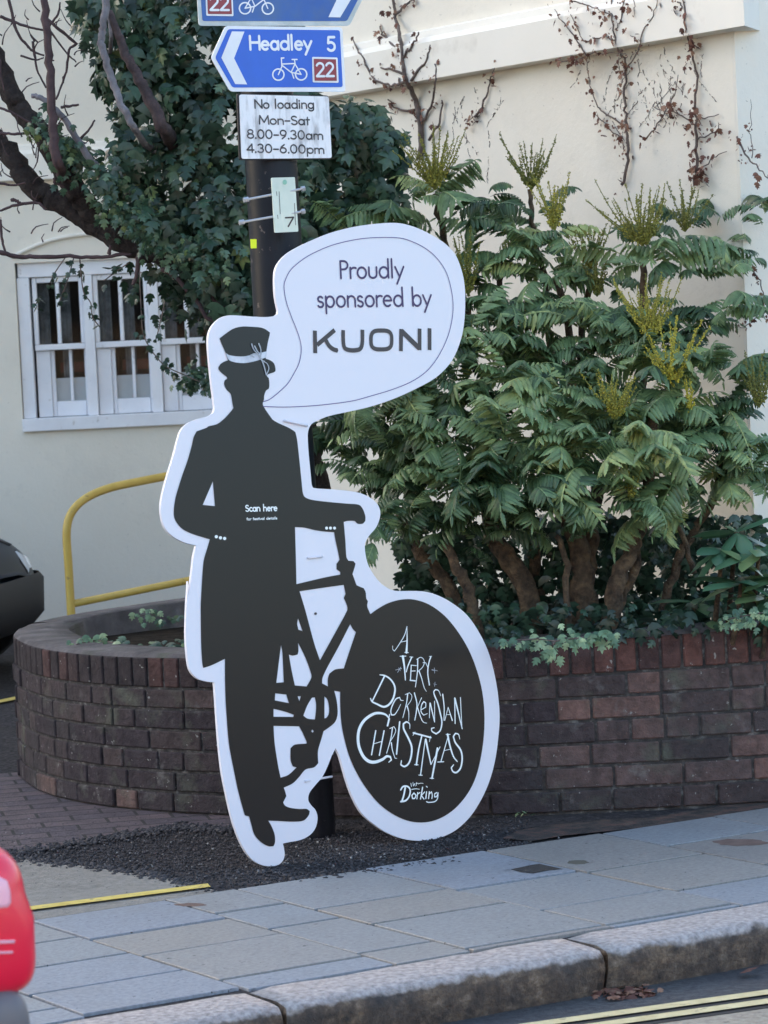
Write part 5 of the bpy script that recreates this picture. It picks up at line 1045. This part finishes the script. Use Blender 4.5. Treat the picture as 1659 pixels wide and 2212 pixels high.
# ------------------------------------------------------------------ cars
def car(name, loc_, fwd, label, paint, bump_m, fx=-.80):
    fwd = np.array([*fwd, 0.]); fwd /= np.linalg.norm(fwd); side = np.array([-fwd[1], fwd[0], 0.]); loc_ = np.array(loc_, float)
    root = empty(name, loc_, label, 'car')
    tf = lambda p: loc_+fwd*p[0]+side*p[1]+np.array([0, 0, p[2]])
    # stations from nose (x=0) back: x, half width, bottom, waist z, bonnet/roof z, half width at top
    stn = [(.0, .62, .30, .42, .47, .54), (-.04, .74, .22, .46, .56, .66), (-.14, .80, .20, .56, .66, .70), (-.40, .85, .20, .66, .745, .72), (-.9, .86, .20, .80, .90, .74), (-1.15, .87, .20, .84, .96, .72), (-1.7, .87, .20, .88, 1.38, .58), (-2.3, .87, .20, .90, 1.45, .58), (-3.0, .87, .20, .92, 1.42, .57), (-3.5, .86, .22, .93, 1.18, .60), (-3.82, .83, .26, .94, 1.06, .68), (-3.96, .78, .32, .86, 1.00, .66), (-4.02, .70, .36, .70, .90, .60)]
    vs = []
    for (x, w, zb, zw, zr, wt) in stn:
        for (yy, zz) in ((0, zb), (w*.9, zb), (w, (zb+zw)/2), (w*.985, zw), (wt, zr-.02), (wt*.55, zr+.012), (0, zr+.02)): vs.append((x+(.0 if (x < -3.8 and zz < .72) else 0), yy, zz))
    n = 7; k = len(stn); V2 = [tf(p) for p in vs]+[tf((p[0], -p[1], p[2])) for p in vs]; o_ = len(vs)
    fs = [(i*n+j, i*n+j+1, (i+1)*n+j+1, (i+1)*n+j) for i in range(k-1) for j in range(n-1)]; fs += [tuple(i+o_ for i in f_)[::-1] for f_ in fs]
    fs += [tuple(range(n))+tuple(o_+j for j in range(n-2, 0, -1)), tuple((k-1)*n+j for j in range(n))[::-1]+tuple(o_+(k-1)*n+j for j in range(1, n-1))]
    b_ = obj('body', V2, fs, paint, root, True); md = b_.modifiers.new('weld', 'WELD'); md.merge_threshold = .001; md = b_.modifiers.new('sub', 'SUBSURF'); md.levels = 2; md.render_levels = 2
    for sx in (fx, -3.25):
        for sy in (1, -1):
            m = MB(); c = (sx, sy*.79, .30); P = [tf((c[0], c[1]-sy*.1, .30)), tf((c[0], c[1]+sy*.095, .30))]
            m.tube(P, .30, 24); w_ = m.build('wheel', MT['tyre'], root, True)
            m = MB(); m.tube([tf((c[0], c[1]+sy*.088, .30)), tf((c[0], c[1]+sy*.10, .30))], .2, 20); m.build('rim', MT['rim'], w_)
            m = MB(); m.tube([tf((c[0], c[1]-sy*.12, .32)), tf((c[0], c[1]+sy*.03, .32))], .325, 24); m.build('wheel_arch', MT['tyre'], root, True)
    for sy in (1, -1):                   # side glass and lamps
        g = [(-1.35, .80, .93), (-3.3, .80, .96), (-2.95, .655, 1.34), (-1.85, .655, 1.33)]
        obj('side_window', [tf((a, sy*(b+.012), c)) for a, b, c in g], [(0, 1, 2, 3)], MT['glass'], root)
    return root, tf
# black car: nose points right along the cream wall
c0 = at(97, 1300, 14.55); fwd0 = np.array([r0[0], r0[1]])*.985+np.array([fw[0], fw[1]])*(-.17)
sideb = np.array([-fwd0[1], fwd0[0]])
broot, tfb = car('parked_car', (c0[0]+sideb[0]*.45-fwd0[0]*.34, c0[1]+sideb[1]*.45-fwd0[1]*.34, 0), fwd0, 'black car parked by the cream wall, only its front corner showing', MT['black_car'], MT['black_plastic'], -.44)
def lens(tf, pts, out, m, parent, name):          # curved lens plate from a ring of points
    c = np.mean([tf(p) for p in pts], 0); P = [tf(p) for p in pts]; nrm = np.cross(P[1]-P[0], P[2]-P[1]); nrm /= np.linalg.norm(nrm)
    if nrm@fw > 0: nrm = -nrm
    n = len(P); v = [p for p in P]+[p*.86+c*.14+nrm*out for p in P]+[c+nrm*out*1.3]
    f = [(i, (i+1) % n, n+(i+1) % n, n+i) for i in range(n)]+[(n+i, n+(i+1) % n, 2*n) for i in range(n)]
    return obj(name, v, f, m, parent, True)
def decal(name, body, px, m, parent, out=.006):
    bpy.context.view_layer.update(); dg = bpy.context.evaluated_depsgraph_get(); e = body.evaluated_get(dg); inv = body.matrix_world.inverted(); P = []
    cxy = np.mean(px, 0); R_ = [np.array(p, float) for p in px]; n = len(R_); grid = [cxy]+[cxy+(p-cxy)*k for k in (.33, .66, .9, 1.) for p in R_]
    for gi, q in enumerate(grid):
        d = ray(*q); o_ = inv@Vector(CAM); d_ = (inv.to_3x3()@Vector(d)).normalized(); ok, h, nn, _ = e.ray_cast(o_, d_)
        if not ok: P.append(None); continue
        h = body.matrix_world@h; nn = nn if nn@d_ < 0 else -nn; P.append(np.array(h)+(np.array(nn)*(out if gi <= 3*n else -.004)))
    good = [p for p in P if p is not None]
    if not good: return None
    P = [p if p is not None else None for p in P]; f = []
    for i in range(n): f.append((0, 1+i, 1+(i+1) % n))
    for k in range(3):
        for i in range(n): f.append((1+k*n+i, 1+(k+1)*n+i, 1+(k+1)*n+(i+1) % n, 1+k*n+(i+1) % n))
    f = [q for q in f if all(P[i] is not None for i in q)]; P = [p if p is not None else good[0] for p in P]
    return obj(name, P, f, m, parent, True) if f else None
bbody = [c for c in broot.children if c.name.startswith('body')][0]
decal('headlight', bbody, [(31, 1190), (46, 1184), (60, 1181), (66, 1192), (72, 1204), (85, 1231), (78, 1238), (61, 1238), (45, 1214)], MT['lamp'], broot)
decal('headlight_rim', bbody, [(29, 1186), (46, 1181), (62, 1178), (70, 1192), (77, 1206), (88, 1233), (79, 1242), (59, 1242), (42, 1215)], MT['tyre'], broot, .003)
hb_ = [c for c in broot.children if c.name.startswith('headlight') and 'rim' not in c.name]
decal('reflector', bbody, [(50, 1200), (62, 1198), (70, 1215), (74, 1230), (64, 1228), (56, 1214)], MT['lamp_in'], hb_[0] if hb_ else broot, .010)
decal('bonnet_seam', bbody, [(-8, 1166), (20, 1177), (40, 1181), (59, 1178), (59, 1180.5), (40, 1184), (20, 1180), (-8, 1169)], MT['tyre'], broot, .005)
arc_ = [(-.30, .865), (-.14, .84), (-.04, .79), (.012, .66), (.03, .4), (.035, 0), (.03, -.4), (.012, -.66), (-.04, -.79), (-.14, -.84), (-.30, -.865)]
vs = []; A2 = cr(arc_, 4)
for (x, y) in A2:
    for z_, k_ in ((.20, .90), (.27, 1.0), (.44, 1.01), (.47, .975)): vs.append(tfb((-.5+(x+.5)*k_, y*k_, z_)))
obj('bumper', vs, [(i*4+j, i*4+j+1, i*4+4+j+1, i*4+4+j) for i in range(len(A2)-1) for j in range(3)], MT['black_plastic'], broot, True)
# red car in the foreground: tail end enters the frame
r_end = at(60, 2050, 4.6)
rroot, tfr = car('passing_car', (r_end[0]-4.0-.05, r_end[1]+.8, -.115), (-1, 0), 'red car in the foreground at the left edge, only its rear lamp corner showing', MT['red_car'], MT['grey_plastic'])
# bumper band and lamp on its tail
arc_ = [(-3.45, .872), (-3.75, .85), (-3.9, .78), (-3.99, .64), (-4.03, .4), (-4.04, 0), (-4.03, -.4), (-3.99, -.64), (-3.9, -.78), (-3.75, -.85), (-3.45, -.872)]
vs = [tfr((x*1.0, y*1.0, z_)) for (x, y) in cr(arc_, 4) for z_ in (.28, .50, .655, .665)]; nn_ = len(vs)//4
vs = []
for (x, y) in cr(arc_, 4):
    r_ = math.hypot(x+3.4, y); 
    for z_, k_ in ((.26, .86), (.45, .95), (.72, .965), (.745, .93)): vs.append(tfr((-3.4+(x+3.4)*k_, y*k_, z_)))
obj('rear_bumper', vs, [(i*4+j, i*4+j+1, i*4+4+j+1, i*4+4+j) for i in range(nn_-1) for j in range(3)], MT['grey_plastic'], rroot, True)
rbody = [c for c in rroot.children if c.name.startswith('body')][0]
def bulge(name, c, hx, hy, hz, e_, m):     # rounded-box shell in world axes
    v, f = [], []; n, k = 24, 32; sg = lambda a, p: math.copysign(abs(a)**p, a)
    for i in range(n+1):
        ph = -math.pi/2+math.pi*i/n; e = e_ if ph > 0 else .35
        for j in range(k): th = 2*math.pi*j/k; v.append(c+np.array([hx*sg(math.cos(ph), e)*sg(math.cos(th), e), hy*sg(math.cos(ph), e)*sg(math.sin(th), e), hz*sg(math.sin(ph), e)]))
    f = [(i*k+j, i*k+(j+1) % k, (i+1)*k+(j+1) % k, (i+1)*k+j) for i in range(n) for j in range(k)]
    return obj(name, v, f, m, rroot, True)
tl_ = bulge('rear_lamp', at(-140, 1984, 4.62), .123, .12, .117, .6, MT['taillamp'])
bulge('rear_bumper_corner', at(-136, 2335, 4.62), .113, .13, .146, .3, MT['grey_plastic'])
bpy.context.view_layer.update()
decal('painted_highlight', tl_, [(-40, 1893), (-5, 1890), (14, 1900), (22, 1925), (24, 1952), (18, 1962), (-8, 1965), (-40, 1965)], MT['lampw'], tl_, .003)  # pink highlight painted onto the lamp as a decal
decal('lamp_trim', tl_, [(-60, 2033), (0, 2031), (34, 2030), (34, 2037), (0, 2038), (-60, 2040)], MT['lampw'], tl_, .003)  # two thin pale lines across the lamp
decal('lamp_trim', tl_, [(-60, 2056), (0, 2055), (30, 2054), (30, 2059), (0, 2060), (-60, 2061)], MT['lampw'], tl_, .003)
# unseen low wall added behind the camera to bounce warm sunlight back
mb = MB(); k_ = 0
mb.box((4, -9, .85), np.eye(3), (26, .11, .97)); mb.box((4, -9, 1.86), np.eye(3), (26.05, .16, .04), .01)
for x_ in range(-20, 30, 4): mb.box((x_, -8.86, .87), np.eye(3), (.2, .03, .95), .01)
tag(mb.build('bounce_wall', mat('buff_bounce_wall', rough=.9, noise=3, stops=[(.3, (.34, .25, .17)), (.7, (.44, .33, .235))], bump=(30, .6, .01))), 'unseen long low buff wall added across the road to bounce warm light', 'wall')
# ------------------------------------------------------------------ litter
def leafmesh(x, y, s, val, z=.006, zg=0.):
    p = gz(x, y, zg); p[2] = zg+z; return ivy_T(p, np.array([0, 0, 1.])+RNG.normal(size=3)*.35, s)
Ts = [leafmesh(random.gauss(1345, 38), random.gauss(2146, 7), random.uniform(.02, .04), 0, .01, -.115) for _ in range(90)]
v, f, a = batch(ivy_v, ivy_f, np.array(Ts), RNG.random(len(Ts))); tag(obj('fallen_leaves', v, f, MT['dead'], attr={'v': a}), kind='stuff')
Ts = [leafmesh(x, y, .06, 0, .012, -.115) for x, y in [(1598, 2113)]]
v, f, a = batch(ivy_v, ivy_f, np.array(Ts), np.array([.2])); tag(obj('fallen_leaf', v, f, MT['dead'], attr={'v': a}), 'single curled brown leaf in the gutter near the right edge', 'leaf')
Ts = [leafmesh(random.gauss(x, sx), random.gauss(y, sy), random.uniform(.012, .022), 0, .012) for x, y, sx, sy, n in [(1125, 1757, 11, 5, 26), (85, 1882, 10, 3, 8), (1165, 1838, 3, 3, 4), (1165, 1876, 3, 3, 4)] for _ in range(n)]
wd = empty('weed', gz(1125, 1762), 'little green weed growing at the foot of the brick planter', 'weed')
v, f, a = batch(ivy_v, ivy_f, np.array(Ts[:26]), RNG.random(26)); obj('leaves', v+np.array([0, 0, .0]), f, MT['ivy_pale'], wd, attr={'v': a})
